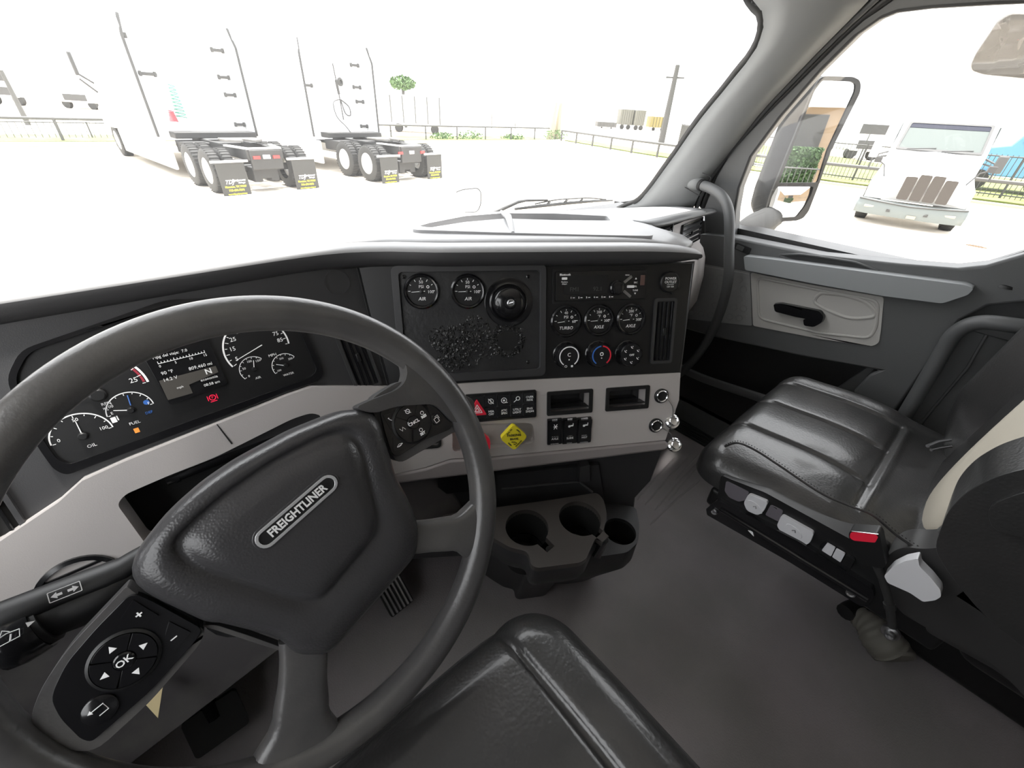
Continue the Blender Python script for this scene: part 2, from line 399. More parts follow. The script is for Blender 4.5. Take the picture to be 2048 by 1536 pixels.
# ledge under the pane
W1 = 0.055
belt = [(1400, 468), (1469, 475), (1640, 510), (1800, 527), (1914, 536), (1973, 530), (2048, 508), (2110, 490)]
up_bot = [(2110, 640), (2048, 604), (1975, 612), (1920, 640), (1790, 822), (1770, 828), (1706, 783), (1740, 748), (1758, 741), (1600, 712), (1422, 673), (1360, 655)]
poly = DR.uvs(belt, W1) + DR.uvs(up_bot, W1)
mb = MB(); mb.plate(DR, poly, -0.01, W1)
struct('door_panel', mb, 'door', parent=door, bevel=0.012, bseg=3)
mb = MB(); mb.plate(DR, [(-1.1, 0.10), (0.45, 0.10), (0.45, 0.80), (-1.1, 0.80)], -0.12, -0.02)
struct('map_pocket', mb, 'black', parent=door)
mb = MB()                                       # lower door rail and the pocket lip
a = [onx(x, y, 1.49) for x, y in ((1340, 722), (1371, 741), (1420, 762), (1504, 790), (1600, 822), (1700, 850))]
mb.tube(spline(a, 5), 0.011, 8, flat=1.6); struct('pocket_lip', mb, 'door', parent=door)
# silver trim / armrest
poly = rpoly(DR.uvs([(1487, 512), (1560, 521), (1760, 548), (1930, 570), (1948, 577), (1936, 590), (1884, 607), (1766, 592), (1620, 566), (1490, 540)], W1 + .04), 0.006)
mb = MB(); mb.plate(DR, poly, W1 - 0.005, W1 + 0.04); struct('armrest', mb, 'armrest', parent=door, bevel=0.010, bseg=3)
# scooped slot above the trim
slot = rpoly(DR.uvs([(1556, 509), (1600, 508), (1640, 513), (1712, 524), (1762, 543), (1735, 541), (1640, 530), (1580, 519)], W1 + .001), 0.01)
mb = MB(); mb.plate(DR, slot, W1 - 0.002, W1 + 0.0012); struct('pull_slot', mb, 'black', parent=door)
rim = [DR.P(u, v, W1 + 0.002) for u, v in slot]
mb = MB(); mb.tube(rim, 0.0028, 6, closed=True); struct('slot_rim', mb, 'door', parent=door)
# light insert with a rounded pocket
ins = rpoly(DR.uvs([(1501, 545), (1620, 569), (1768, 594), (1762, 660), (1758, 686), (1744, 693), (1640, 678), (1506, 652)], W1 + .004), 0.008)
mb = MB(); mb.plate(DR, ins, W1 - 0.01, W1 + 0.004); struct('door_insert', mb, 'doorlt', parent=door, bevel=0.003)
mb = MB()                                       # raised rim round the insert pocket
inner = DR.uvs([(1512, 556), (1620, 578), (1755, 603), (1751, 655), (1738, 678), (1640, 668), (1516, 638)], W1 + .012)
inner = rpoly(inner, 0.02); mb.tube([DR.P(u, v, W1 + 0.003) for u, v in inner], 0.0045, 8, closed=True)
sc2 = rpoly(DR.uvs([(1638, 586), (1690, 591), (1735, 606), (1756, 634), (1700, 640), (1650, 620), (1624, 604)], W1 + .01), 0.03)
mb.tube([DR.P(u, v, W1 + 0.002) for u, v in sc2], 0.006, 8, closed=True)
struct('insert_rim', mb, 'doorlt', parent=door)
# quilted corner in front of the insert
q = rpoly(DR.uvs([(1400, 527), (1500, 545), (1504, 652), (1440, 645), (1360, 636), (1370, 560)], W1 + .003), 0.006)
mb = MB(); mb.plate(DR, q, W1 - 0.01, W1 + 0.003); struct('fabric_insert', mb, 'quilt', parent=door, bevel=0.002)
mb = MB()                                       # embossed hexagons and the stitched seam
for i in range(5):
    for j in range(6):
        u0, v0 = DR.uv(1478 - j * 19 + (i % 2) * 9, 560 + i * 19 - j * 2, W1 + .003)
        if DR.uv(1380, 600)[0] - 0.02 < u0: mb.tube([DR.P(u0 + 0.011 * math.cos(k * PI / 3), v0 + 0.011 * math.sin(k * PI / 3), W1 + 0.0032) for k in range(6)], 0.0006, 4, closed=True)
a, b = onx(1402, 531, 1.5 - W1 - .003), onx(1499, 548, 1.5 - W1 - .003)
for k in range(34): mb.tube([a.lerp(b, k / 34), a.lerp(b, (k + .6) / 34)], 0.0009, 4, 1)
struct('stitching', mb, ['quilt', 'doorlt'], parent=door)
# release lever
w = W1 + 0.022
lv = rpoly(DR.uvs([(1545, 608), (1560, 606), (1600, 614), (1640, 622), (1649, 634), (1644, 646), (1628, 655), (1608, 652), (1606, 640), (1612, 638), (1590, 634), (1548, 623)], w), 0.006)
mb = MB(); mb.plate(DR, lv, w - 0.014, w, topscale=0.97); struct('door_handle', mb, 'gloss', parent=door, bevel=0.004, bseg=3)
mb = MB(); u, v = DR.uv(1620, 645, w); mb.box((u, v, W1 + 0.004), (0.03, 0.02, 0.012), fr=DR); struct('handle_mount', mb, 'black', parent=door, bevel=0.003)
# window switch on the ledge
u, v = DR.uv(1484, 497, W1 + .004)
mb = MB(); fs = DR.at(u, v, W1 + .001, math.radians(-8)); mb.plate(fs, rrect(0, 0, 0.052, 0.020, 0.003), 0, 0.003); mb.plate(fs, rrect(-0.006, 0, 0.024, 0.013, 0.002), 0.003, 0.006, mi=1)
struct('window_switch', mb, ['black', 'door'], parent=door, bevel=0.001)
# lock knob
p = onx(2018, 565, 1.455); mb = MB()
mb.lathe(Frame(p - V((0, 0, .012)), (1, 0, 0), (0, 0, 1)), [(0.016, 0), (0.014, 0.006), (0.005, 0.009), (0.004, 0.016), (0.006, 0.018), (0.006, 0.026), (0.003, 0.029), (0, 0.029)], 16)
struct('lock_knob', mb, 'rubber', parent=door)
# body side round the door: sill, B pillar, rear wall panel
mb = MB(); mb.plate(DR, [(-1.3, -0.02), (1.7, -0.02), (1.7, 0.12), (-1.3, 0.12)], -0.14, -0.02)
mb.box((0.98, 0.9, -0.03), (1.5, 1.8, 0.06), fr=DR)
mb.plate(DR, [(-1.04, 0.1), (-0.85, 0.1), (-0.85, 0.80), (-0.95, 0.79), (-1.04, 0.74)], -0.14, -0.02)
struct('wall_right', mb, 'door', bevel=0.004)
mb = MB()                                        # ribbed aluminium sill plate
fs = Frame((1.5, 0.45, 0.002), (0, 1, 0), (0, 0, 1))
for k in range(7): mb.box((0, 0.045 - 0.013 * k, 0.004), (0.75, 0.006, 0.008), fr=fs)
mb.box((0, 0.005, 0.001), (0.8, 0.10, 0.004), fr=fs)
struct('trim_6', mb, 'rubber', bevel=0.001)
# ================================================================ dashboard
dash = thing('dashboard', 'long dark wraparound dashboard with a warm grey band, angled towards the driver', 'dashboard', (0.5, 0.8, 0.0))
# brow: a padded lip swept along the front edge of the top
ZB = 0.878
path = [V((-0.62, 0.672, ZB)), V((-0.3, 0.672, ZB)), V((0.0, 0.672, ZB)), V((0.17, 0.672, ZB)), V((0.245, 0.660, ZB)), V((0.31, 0.627, ZB))]
for u in (-0.30, -0.2, -0.1, 0.0, 0.1, 0.15, 0.185): path.append(CP.P(u, 0.045, 0.012))
for p in path: p.z = ZB
path = resample(spline(path, 6), 44)
sec = [(0.03, -0.010), (0.004, -0.008), (-0.006, 0.0), (-0.009, 0.010), (-0.006, 0.020), (0.004, 0.026), (0.022, 0.028), (0.06, 0.028)]
rings = []
for i, p in enumerate(path):
    t = (path[min(i + 1, len(path) - 1)] - path[max(i - 1, 0)]).normalized(); back = V((-t.y, t.x, 0)); k = 1.0
    e = (len(path) - 1 - i)
    if e < 4: k = (0.35, 0.7, 0.88, 0.96)[e]
    rings.append([p + back * a + V((0, 0, 0.010 + (b - 0.010) * k)) for a, b in sec])
mb = MB(); mb.loft([r[:5] for r in rings]); mb.add(rings[-1][:5], [tuple(range(5))])
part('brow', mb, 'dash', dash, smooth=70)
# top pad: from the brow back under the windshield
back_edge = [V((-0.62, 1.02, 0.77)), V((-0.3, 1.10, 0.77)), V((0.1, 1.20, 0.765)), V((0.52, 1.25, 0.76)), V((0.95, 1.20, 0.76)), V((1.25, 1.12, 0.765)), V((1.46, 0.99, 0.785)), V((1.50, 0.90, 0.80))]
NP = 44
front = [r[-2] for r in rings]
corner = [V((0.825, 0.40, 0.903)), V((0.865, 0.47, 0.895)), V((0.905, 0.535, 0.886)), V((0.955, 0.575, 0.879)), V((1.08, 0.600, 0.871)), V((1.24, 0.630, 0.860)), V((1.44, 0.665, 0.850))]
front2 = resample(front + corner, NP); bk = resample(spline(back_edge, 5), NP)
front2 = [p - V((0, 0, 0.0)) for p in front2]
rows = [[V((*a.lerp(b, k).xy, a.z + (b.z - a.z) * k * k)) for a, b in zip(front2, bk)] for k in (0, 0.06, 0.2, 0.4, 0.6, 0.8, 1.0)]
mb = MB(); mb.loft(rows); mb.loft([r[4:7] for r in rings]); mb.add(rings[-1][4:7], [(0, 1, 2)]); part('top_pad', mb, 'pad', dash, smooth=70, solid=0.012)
# raised defroster pod with its long open slot
ZP = 0.908
pod = rpoly([tuple(onz(*q, ZP).xy) for q in [(818, 459), (846, 441), (935, 428), (1010, 422), (1120, 422), (1232, 428), (1262, 438), (1312, 472), (1200, 470), (1000, 465)]], 0.02)
slot = rpoly([tuple(onz(*q, ZP).xy) for q in [(838, 452), (858, 446), (930, 432), (1008, 426), (1110, 427), (1214, 432), (1221, 441), (1110, 440), (1010, 437), (930, 444), (860, 455)]], 0.006)
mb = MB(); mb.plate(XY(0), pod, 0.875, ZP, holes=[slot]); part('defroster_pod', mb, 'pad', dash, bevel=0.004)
mb = MB(); mb.plate(XY(0), [(x, y) for x, y in slot], 0.86, 0.889); mb.v = [p for p in mb.v]
part('defroster_slot', mb, 'black', dash)
mb = MB(); a, b = onz(1003, 424, ZP), onz(1026, 460, ZP + .004)
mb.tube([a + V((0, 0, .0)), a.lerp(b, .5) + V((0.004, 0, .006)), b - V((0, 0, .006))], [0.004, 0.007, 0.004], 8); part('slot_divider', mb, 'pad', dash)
# passenger side end of the dash
lipL, lipM, lipR = V((0.96, 0.562, 0.876)), V((1.20, 0.606, 0.861)), V((1.46, 0.655, 0.845))
mb = MB(); lp = spline([lipL + V((-0.05, 0.03, .002)), lipL, lipM, lipR], 6)
mb.loft([[p + V((0, y, z)) for p in lp] for y, z in ((0.05, 0.002), (0.01, 0.010), (-0.005, 0.007), (-0.008, 0.002), (-0.005, -0.003), (0.02, -0.006))])
part('brow', mb, 'door', dash, smooth=70, solid=0.002)
PD = Frame((1.26, 0.632, 0.80), (0.47, 0.085, 0), (0.18, -0.98, 0.12))
mb = MB(); prof = [(0.045, 0.0), (0.0, 0.0), (-0.045, 0.004), (-0.06, 0.018), (-0.09, 0.030), (-0.15, 0.035), (-0.24, 0.028), (-0.30, 0.0)]
mb.loft([[PD.P(u, v, w - (0.05 if u > 0.15 else 0)) for u in (-0.36, -0.22, -0.1, 0.0, 0.1, 0.145, 0.16)] for v, w in prof])
part('passenger_fascia', mb, 'beige', dash, smooth=60)
def louvre_vent(fr, w, h, nsl, vertical, parent, name='air_vent', wall='black', ring='dash'):
    m0 = MB(); m0.plate(fr, rrect(0, 0, w + 0.010, h + 0.010, 0.005), -0.004, 0.0035, holes=[rrect(0, 0, w, h, 0.003)])
    o = part(name, m0, ring, parent, bevel=0.0012)
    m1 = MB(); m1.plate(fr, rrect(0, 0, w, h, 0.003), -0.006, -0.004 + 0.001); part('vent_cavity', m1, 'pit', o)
    m2 = MB()
    for k in range(nsl):
        t = (k + 0.5) / nsl - 0.5
        g = fr.at(t * w if vertical else 0, 0 if vertical else t * h, 0.0005)
        if vertical:
            g2 = Frame(g.O, g.A + g.N * 1.6, g.N - g.A * 1.6); m2.box((0, 0, 0), (w / nsl * 0.55, h * 0.97, 0.0012), fr=g2)
        else:
            g2 = Frame(g.O, g.A, g.N + g.B * 0.7); m2.box((0, 0, 0), (w * 0.97, h / nsl * 0.62, 0.0016), fr=g2)
    part('louvre', m2, 'gloss', o)
    m3 = MB(); m3.box((0, 0, 0.003), (0.007, 0.012, 0.006) if not vertical else (0.006, 0.014, 0.006), fr=fr); part('vent_tab', m3, 'black', o, bevel=0.001)
    return o
for (cx, cy, w, h) in ((1381, 465, abs(PD.uv(1399, 465)[0] - PD.uv(1364, 465)[0]), 0.060), (1327, 470, abs(PD.uv(1340, 470)[0] - PD.uv(1314, 470)[0]), 0.052)):
    g = PD.uv(cx, cy, 0.001); louvre_vent(PD.at(g[0], g[1], 0.003), w, h, 4, False, dash, ring='gloss')
u, v = PD.uv(1392, 489, 0.022); mb = MB(); mb.text(PD.at(u, v, 0.0095), '/15:', 0.016, w=0.0004); part('lettering', mb, 'ink', dash)
# ---- driver side: dark carrier panel, warm grey band with the column pocket
def dp(pts, w=0): return DP.uvs(pts, w)
mb = MB(); mb.plate(DP, [(-0.70, -0.20), (0.068, -0.20), (0.075, 0.048), (-0.70, 0.048)], -0.02, 0.0); part('driver_panel', mb, 'dash', dash, bevel=0.003)
bandtop = dp([(0, 1083), (117, 1005), (164, 962), (250, 923), (434, 849), (578, 790), (625, 774), (683, 774), (800, 774)], 0.02)
poly = [(-0.75, bandtop[0][1] - 0.17 * 0.3)] + bandtop
ub = 0.07
poly = [p for p in poly if p[0] < ub] + [(ub, bandtop[-1][1]), (ub, -0.262), (-0.08, -0.31), (-0.20, -0.325), (-0.75, -0.33)]
hole = rpoly(dp([(234, 1009), (250, 989), (340, 950), (430, 915), (586, 837), (625, 825), (650, 835), (640, 885), (520, 990), (300, 1100)], 0.02), 0.012)
mb = MB(); mb.plate(DP, poly, -0.03, 0.02, holes=[hole])
part('grey_band', mb, 'beige', dash, bevel=0.007, bseg=3)
mb = MB(); seam = dp([(434, 849), (464, 888)], 0.0207); a, b = seam; mb.tube([DP.P(a[0], a[1], 0.0195), DP.P(b[0], b[1], 0.0207)], 0.0009, 6); part('band_seam', mb, 'pit', dash)
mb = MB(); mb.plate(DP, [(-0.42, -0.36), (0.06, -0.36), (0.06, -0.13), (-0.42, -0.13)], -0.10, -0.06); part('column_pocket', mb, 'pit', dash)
# column tube seen in the pocket
mb = MB(); a, b = DP.P(*DP.uv(330, 955, -0.02), -0.02), DP.P(*DP.uv(600, 850, -0.02), -0.02); mb.tube([a, b], 0.012, 14); mb.tube([a.lerp(b, 0.05), a.lerp(b, 0.08)], 0.0135, 14); mb.tube([a.lerp(b, 0.86), a.lerp(b, 0.88)], 0.0135, 14)
part('pocket_bar', mb, 'gloss', dash)
# round speaker-like grille marks and the left end vent
g = DP.uv(675, 565); mb = MB(); mb.lathe(DP.at(g[0], g[1], 0.0), [(0.020, 0), (0.020, 0.0012), (0.0185, 0.0012), (0.0185, 0)], 32); part('sensor_ring', mb, 'dash', dash)
mb = MB(); vq = dp([(664, 672), (716, 640), (764, 760), (712, 782)], 0.001)
fv = DP.at(sum(p[0] for p in vq) / 4, sum(p[1] for p in vq) / 4, 0.001, math.radians(4)); louvre_vent(fv, 0.036, 0.108, 4, True, dash)
g = DP.uv(12, 1035); louvre_vent(DP.at(g[0] - 0.015, g[1] + 0.01, 0.004), 0.045, 0.07, 3, True, dash)
# round dark grille behind the stalks
g = DP.uv(165, 1175, 0.02); mb = MB(); mb.lathe(DP.at(g[0], g[1], 0.0), [(0.041, 0.019), (0.041, 0.024), (0.036, 0.025), (0.034, 0.018), (0.0, 0.016)], 40)
for k in range(5): mb.box((g[0], g[1] + (k - 2) * 0.012, 0.020), (0.06, 0.003, 0.006), fr=DP)
part('round_grille', mb, 'gloss', dash)
# ---- centre stack
def cpx(pts, w=0): return CP.uvs(pts, w)
mb = MB(); mb.plate(CP, cpx([(713, 524), (1388, 526), (1361, 747), (985, 764), (780, 776), (745, 650)]), -0.16, 0.0); part('centre_panel', mb, 'black', dash, bevel=0.002)
mb = MB()   # seam where the centre panel meets the driver panel
a, b, c = cpx([(712, 527), (738, 632), (776, 772)], 0.001); mb.tube([CP.P(a[0], a[1], 0.0005), CP.P(b[0], b[1], 0.0005), CP.P(c[0], c[1], 0.0005)], 0.0012, 6); part('panel_seam', mb, 'pit', dash)
mb = MB()   # flank of the stack, facing the passenger
mb.loft([[CP.P(0.1855, 0.04, -0.001), CP.P(0.178, -0.176, -0.001), CP.P(0.172, -0.30, -0.001)], [CP.P(0.20, 0.04, -0.06), CP.P(0.195, -0.176, -0.06), CP.P(0.19, -0.32, -0.06)], [CP.P(0.23, 0.04, -0.36), CP.P(0.22, -0.176, -0.36), CP.P(0.21, -0.34, -0.36)]])
part('stack_flank', mb, 'door', dash, solid=0.004)
# warm grey lower face
WB = 0.004
low = cpx([(640, 775), (800, 775), (985, 763), (1361, 746), (1358, 800), (1331, 880), (985, 913), (900, 918), (850, 935), (790, 948), (640, 960)], WB)
hs = rrect(*cpx([(852, 872)], WB)[0], 0.052, 0.048, 0.008)
bay = rpoly(cpx([(905, 848), (1066, 846), (1070, 886), (905, 905)], WB), 0.012)
bins = [rrect(*cpx([((a + b) / 2, (c + d) / 2)], WB)[0], 0.082, 0.038, 0.002) for a, b, c, d in ((1095, 1184, 786, 822), (1212, 1297, 778, 814))]
mb = MB(); mb.plate(CP, low, -0.03, WB, holes=[hs, bay] + bins); part('grey_face', mb, 'beige', dash, bevel=0.003)
mb = MB(); mb.plate(CP, bay, -0.02, -0.012); part('valve_bay', mb, 'beige', dash)
mb = MB(); mb.plate(CP, low, -0.06, -0.031); part('stack_core', mb, 'pit', dash)
mb = MB(); mb.plate(CP, cpx([(788, 948), (850, 936), (900, 919), (985, 914), (1331, 881), (1338, 892), (1330, 900), (788, 968)], WB), -0.05, 0.007); part('lower_lip', mb, 'lip', dash, bevel=0.005)
for bi in bins:
    c = (sum(p[0] for p in bi) / len(bi), sum(p[1] for p in bi) / len(bi))
    m0 = MB(); m0.plate(CP, rrect(*c, 0.092, 0.048, 0.003), WB - 0.001, WB + 0.003, holes=[rrect(*c, 0.078, 0.034, 0.002)]); o = part('storage_slot', m0, 'black', dash, bevel=0.001)
    m1 = MB(); m1.plate(CP, rrect(*c, 0.079, 0.035, 0.002), -0.03, -0.026); part('slot_floor', m1, 'gloss', o)
    m2 = MB(); m2.box((c[0], c[1] - 0.012, -0.008), (0.078, 0.002, 0.022), fr=CP); part('slot_shelf', m2, 'black', o)
m0 = MB(); c = cpx([(852, 872)], WB)[0]; m0.plate(CP, rrect(*c, 0.054, 0.050, 0.008), WB - 0.004, WB + 0.002, holes=[rrect(*c, 0.046, 0.042, 0.006)])
m0.plate(CP, rrect(*c, 0.047, 0.043, 0.006), -0.012, -0.010)
o = part('column_switch_bezel', m0, 'black', dash, bevel=0.001)
m1 = MB(); m1.box((c[0] + .002, c[1], 0.0), (0.012, 0.028, 0.016), fr=CP); m1.box((c[0] - 0.014, c[1] - .004, -0.003), (0.008, 0.022, 0.014), fr=CP); part('column_switch', m1, 'gloss', o, bevel=0.003)
# upper frame on the left of the stack with screws and the torn adhesive
fo = rrect(-0.238, -0.062, 0.262, 0.200, 0.010); fi = rrect(-0.2375, -0.0605, 0.240, 0.176, 0.006)
mb = MB(); mb.plate(CP, fo, 0.0, 0.009, holes=[fi]); part('recess_frame', mb, 'dash', dash, bevel=0.004, bseg=3)
plate_m = mat('scuffed panel plastic', (0.022, 0.022, 0.023), 0.38, bump=('noise', 120, 0.25), vary=(25, (0.035, 0.035, 0.036), 0.45, 0.7))
mb = MB(); mb.plate(CP, fi, -0.001, 0.0015); mb2 = part('blank_plate', mb, plate_m, dash)
for q in ((808, 554), (1056, 553), (1056, 724), (815, 735)):
    g = CP.uv(*q, .0015); m0 = MB(); m0.lathe(CP.at(*g, 0.0015), [(0.0034, 0), (0.0034, 0.0012), (0.0020, 0.0018), (0.0018, 0.0008), (0, 0.0008)], 14); part('screw', m0, 'gloss', dash)
mb = MB()
def shard(u, v, s, h):
    n = random.randint(3, 5); a0 = random.random() * 6; pts = []
    for k in range(n):
        r = s * random.uniform(0.5, 1.1); pts.append(CP.P(u + r * math.cos(a0 + 2 * PI * k / n), v + r * math.sin(a0 + 2 * PI * k / n), 0.0016))
    mb.add(pts + [CP.P(u + random.uniform(-s, s) * .4, v + random.uniform(-s, s) * .4, 0.0016 + h)], [(i, (i + 1) % n, n) for i in range(n)])
blob = [CP.uv(*q) + (r,) for q, r in (((905, 690), 0.036), ((885, 680), 0.025), ((950, 665), 0.030), ((930, 700), 0.034), ((970, 690), 0.026), ((905, 715), 0.026))]
for k in range(900):
    b = random.choice(blob); t = random.random() * 2 * PI; r = b[2] * math.sqrt(random.random())
    shard(b[0] + r * math.cos(t), b[1] + r * math.sin(t), random.uniform(0.0010, 0.0042), random.uniform(0.0004, 0.003))
rc = CP.uv(1015, 681)
for k in range(420):
    t = random.random() * 2 * PI; r = random.gauss(0.0255, 0.0030); shard(rc[0] + r * math.cos(t), rc[1] + r * math.sin(t), random.uniform(0.0012, 0.0040), random.uniform(0.0008, 0.0034))
o = part('torn_adhesive', mb, mat('old black adhesive', (0.026, 0.026, 0.026), 0.28), dash, smooth=0, label='rough torn black adhesive residue'); o['kind'] = 'stuff'
mb = MB(); mb.disc(CP.at(*rc, 0.0022), 0.0185, 0); part('adhesive_disc', mb, 'pit', dash)
vq = cpx([(1304, 596), (1354, 598), (1346, 727), (1297, 724)]); cu = sum(p[0] for p in vq) / 4; cv = sum(p[1] for p in vq) / 4
louvre_vent(CP.at(cu, cv, 0.001), 0.036, 0.116, 4, True, dash)
# ---- lower dark body of the console and the floor tunnel cover
mb = MB()
LCF = Frame(CP.P(0, -0.335, -0.045), CP.A, V((CP.N.x, CP.N.y, 0.0)))
lo = LCF.uvs([(640, 940), (788, 940), (1000, 925), (1332, 885), (1303, 962), (1272, 996), (1262, 1080), (1000, 1110), (640, 1130)])
mb.plate(LCF, lo, -0.30, 0.0); part('lower_console', mb, 'dash', dash, bevel=0.006)
mb = MB(); mb.plate(DP, [(-0.75, -0.31), (-0.20, -0.31), (-0.08, -0.30), (0.07, -0.25), (0.14, -0.50), (-0.75, -0.62)], -0.12, -0.01); part('knee_panel', mb, mat('mauve grey knee panel', (0.085, 0.079, 0.082), 0.55, vary=(14, (0.12, 0.115, 0.11), 0.5, 0.72)), dash, bevel=0.006)
mb = MB(); mb.box((0.15, 0.86, 0.35), (1.4, 0.10, 0.72)); mb.box((1.15, 1.02, 0.40), (0.90, 0.10, 0.80)); part('firewall_cover', mb, 'black', dash)
# ================================================================ instruments
def needle(fr, r, ang, mi=0, mb=None, tail=0.25):
    g = fr.at(0, 0, 0.0012, ang); mb = mb or MB(); mb.plate(g, [(-r * tail, -0.0006), (r * 0.86, -0.00035), (r * 0.86, 0.00035), (-r * tail, 0.0006)], 0, 0.0006, mi=mi); return mb
def ticks(mb, fr, r, a0, a1, n, mi=0, ln=0.12, wd=0.0005, w=0.0004):
    for k in range(n):
        a = math.radians(a0 + (a1 - a0) * k / (n - 1)); L = ln * (1.5 if k % 2 == 0 else 1); g = fr.at(0, 0, w, a)
        mb.plate(g, [(r * (1 - L), -wd), (r, -wd), (r, wd), (r * (1 - L), wd)], 0, 0.0002, mi=mi)
def round_gauge(px, py, label, name, texts, ang, top='50', r=0.026):
    u, v = CP.uv(px, py, 0.006); fr = CP.at(u, v, 0.0018)
    t = thing('round_gauge', label, 'gauge', fr.O, 'round black gauges in the centre panel')
    m0 = MB(); m0.lathe(fr, [(r + 0.0035, 0), (r + 0.0035, 0.004), (r + 0.001, 0.0062), (r - 0.0012, 0.0056), (r - 0.0025, 0.002), (r - 0.0025, 0.0008)], 44); part('bezel', m0, 'gloss', t)
    m1 = MB(); m1.disc(fr, r - 0.002, 0.0014, 40); g = fr.at(0, 0, 0.0015)
    ticks(m1, g, r - 0.004, 178, 2, 7, 1)
    m1.text(g.at(0, r * 0.58), top, r * 0.27, 1); m1.text(g.at(0, r * 0.29), texts[0], r * 0.27, 1); m1.text(g.at(r * 0.58, -r * 0.04), texts[1], r * 0.27, 1); m1.text(g.at(0, -r * 0.48), texts[2], r * 0.31, 1, shear=.2)
    m1.lathe(g.at(r * 0.42, r * 0.28, 0), [(r * 0.10, 0.0003), (r * 0.06, 0.0003)], 8, mi=1)
    part('dial', m1, ['black', 'white'], t, smooth=0)
    part('needle', needle(g, r * 0.74, ang, tail=0.3), 'white', t)
    m3 = MB(); m3.lathe(g, [(0.0035, 0), (0.0035, 0.0022), (0.002, 0.003), (0, 0.003)], 14); part('needle_cap', m3, 'black', t)
    return t
rd = math.radians
round_gauge(843, 583, 'round black air pressure gauge, nearest the left edge of the recessed panel', 'AIR', ('PSI', '100', 'AIR'), rd(183))
round_gauge(936, 583, 'round black air pressure gauge beside the big suction disc', 'AIR', ('PSI', '100', 'AIR'), rd(181))
round_gauge(1133, 643, 'round black gauge reading TURBO, below the radio', 'TURBO', ('PSI', '60', 'TURBO'), rd(186), '40')
round_gauge(1199, 641, 'middle one of the three round gauges below the radio, reading AXLE', 'AXLE', ('°F', '300', 'AXLE'), rd(184), '200')
round_gauge(1263, 639, 'round gauge reading AXLE beside the tall right air vent', 'AXLE', ('°F', '300', 'AXLE'), rd(184), '200')
# suction disc left behind on the panel
u, v = CP.uv(1018, 605, 0.004); fr = CP.at(u, v, 0.0016)
t = thing('suction_mount', 'large round glossy black mount disc with a screw in its centre', 'mount', fr.O)
m0 = MB(); m0.lathe(fr, [(0.043, 0), (0.043, 0.0012), (0.040, 0.002), (0.036, 0.0014), (0.032, 0.003), (0.030, 0.002)], 48); part('disc', m0, 'gloss', t)
m0 = MB(); m0.lathe(fr, [(0.030, 0.001), (0.0285, 0.007), (0.024, 0.011), (0.018, 0.0135), (0.011, 0.0145), (0.009, 0.0175), (0.0, 0.0175)], 48); part('dome', m0, 'gloss', t)
m0 = MB(); g = fr.at(0, 0, 0.0175); m0.lathe(g, [(0.0068, 0), (0.0068, 0.003), (0.0052, 0.0042), (0.0045, 0.002), (0, 0.002)], 18); m0.tube([g.P(-0.003, 0, 0.003), g.P(0.004, 0.002, 0.006)], 0.0014, 8); part('screw', m0, 'steel', t)
# radio
fr = CP.at(*CP.uv(1203, 571, 0.004), 0.001)
rad = thing('car_radio', 'black single height car radio with a row of small buttons', 'radio', fr.O)
m0 = MB(); m0.plate(fr, rrect(0, 0, 0.184, 0.060, 0.002), 0, 0.003, holes=[rrect(0, 0, 0.176, 0.053, 0.002)]); part('trim_ring', m0, 'black', rad, bevel=0.0008)
m0 = MB(); m0.plate(fr, rrect(0, 0, 0.174, 0.051, 0.002), 0, 0.0045); part('faceplate', m0, 'gloss', rad, bevel=0.001)
m0 = MB(); m0.plate(fr, rrect(-0.030, 0.0025, 0.082, 0.032, 0.001), 0.0045, 0.0050)
m0.text(fr.at(-0.052, -0.006, 0.0051), 'FM1', 0.0105, 1); m0.text(fr.at(-0.008, -0.006, 0.0051), '92.1', 0.0105, 1)
part('display', m0, ['pit', mat('dim display digit', (0.07, 0.07, 0.07), 0.5)], rad)
m0 = MB(); g = fr.at(0, 0, 0.0048)
for k, s in enumerate(('1', '2', '3', '4', '5', '6')): m0.plate(g, rrect(-0.056 + k * 0.0148, -0.0205, 0.012, 0.0048, 0.001), 0, 0.0008, mi=0); m0.text(g.at(-0.0585 + k * 0.0148, -0.0205, 0.0008), s, 0.0042, 1, bold=0.0001); m0.box((-0.0535 + k * 0.0148, -0.0205, 0.001), (0.004, 0.0012, 0.0003), 1, fr=g)
part('preset_button', m0, ['gloss', 'white'], rad)
m0 = MB(); m0.text(g.at(-0.070, 0.020), 'Bluetooth', 0.0050, 0, bold=0.0001); m0.plate(g, rrect(-0.071, 0.0135, 0.010, 0.0042, 0.001), 0, 0.0004); m0.text(g.at(-0.071, 0.0075), 'Pandora', 0.0036); m0.text(g.at(-0.071, 0.0040), 'iHeart', 0.0036); m0.text(g.at(0.0485, 0.0175), 'MENU', 0.003); part('lettering', m0, 'white', rad)
m0 = MB(); m0.lathe(fr.at(0.0285, -0.0045, 0.0045), [(0.0135, 0), (0.0135, 0.004), (0.0115, 0.0055), (0.0105, 0.009), (0.0085, 0.0098), (0, 0.0098)], 30); part('volume_knob', m0, 'gloss', rad)
for k, (du, dv, ro) in enumerate(((0.050, 0.010, 38), (0.050, -0.016, -38))):
    m0 = MB(); m0.box((du, dv, 0.0055), (0.018, 0.0055, 0.002), fr=fr.at(0, 0)); m0.v = [p for p in m0.v]
    m1 = MB(); m1.plate(fr.at(du, dv, 0.0045, rd(ro)), rrect(0, 0, 0.018, 0.0048, 0.001), 0, 0.0016); part('function_key', m1, 'steel', rad)
m0 = MB(); m0.plate(fr, rrect(0.056, -0.003, 0.014, 0.0045, 0.001), 0.0045, 0.006); part('function_key', m0, 'white', rad, label='white function key')
m0 = MB(); g = fr.at(0.066, -0.003, 0.0045)
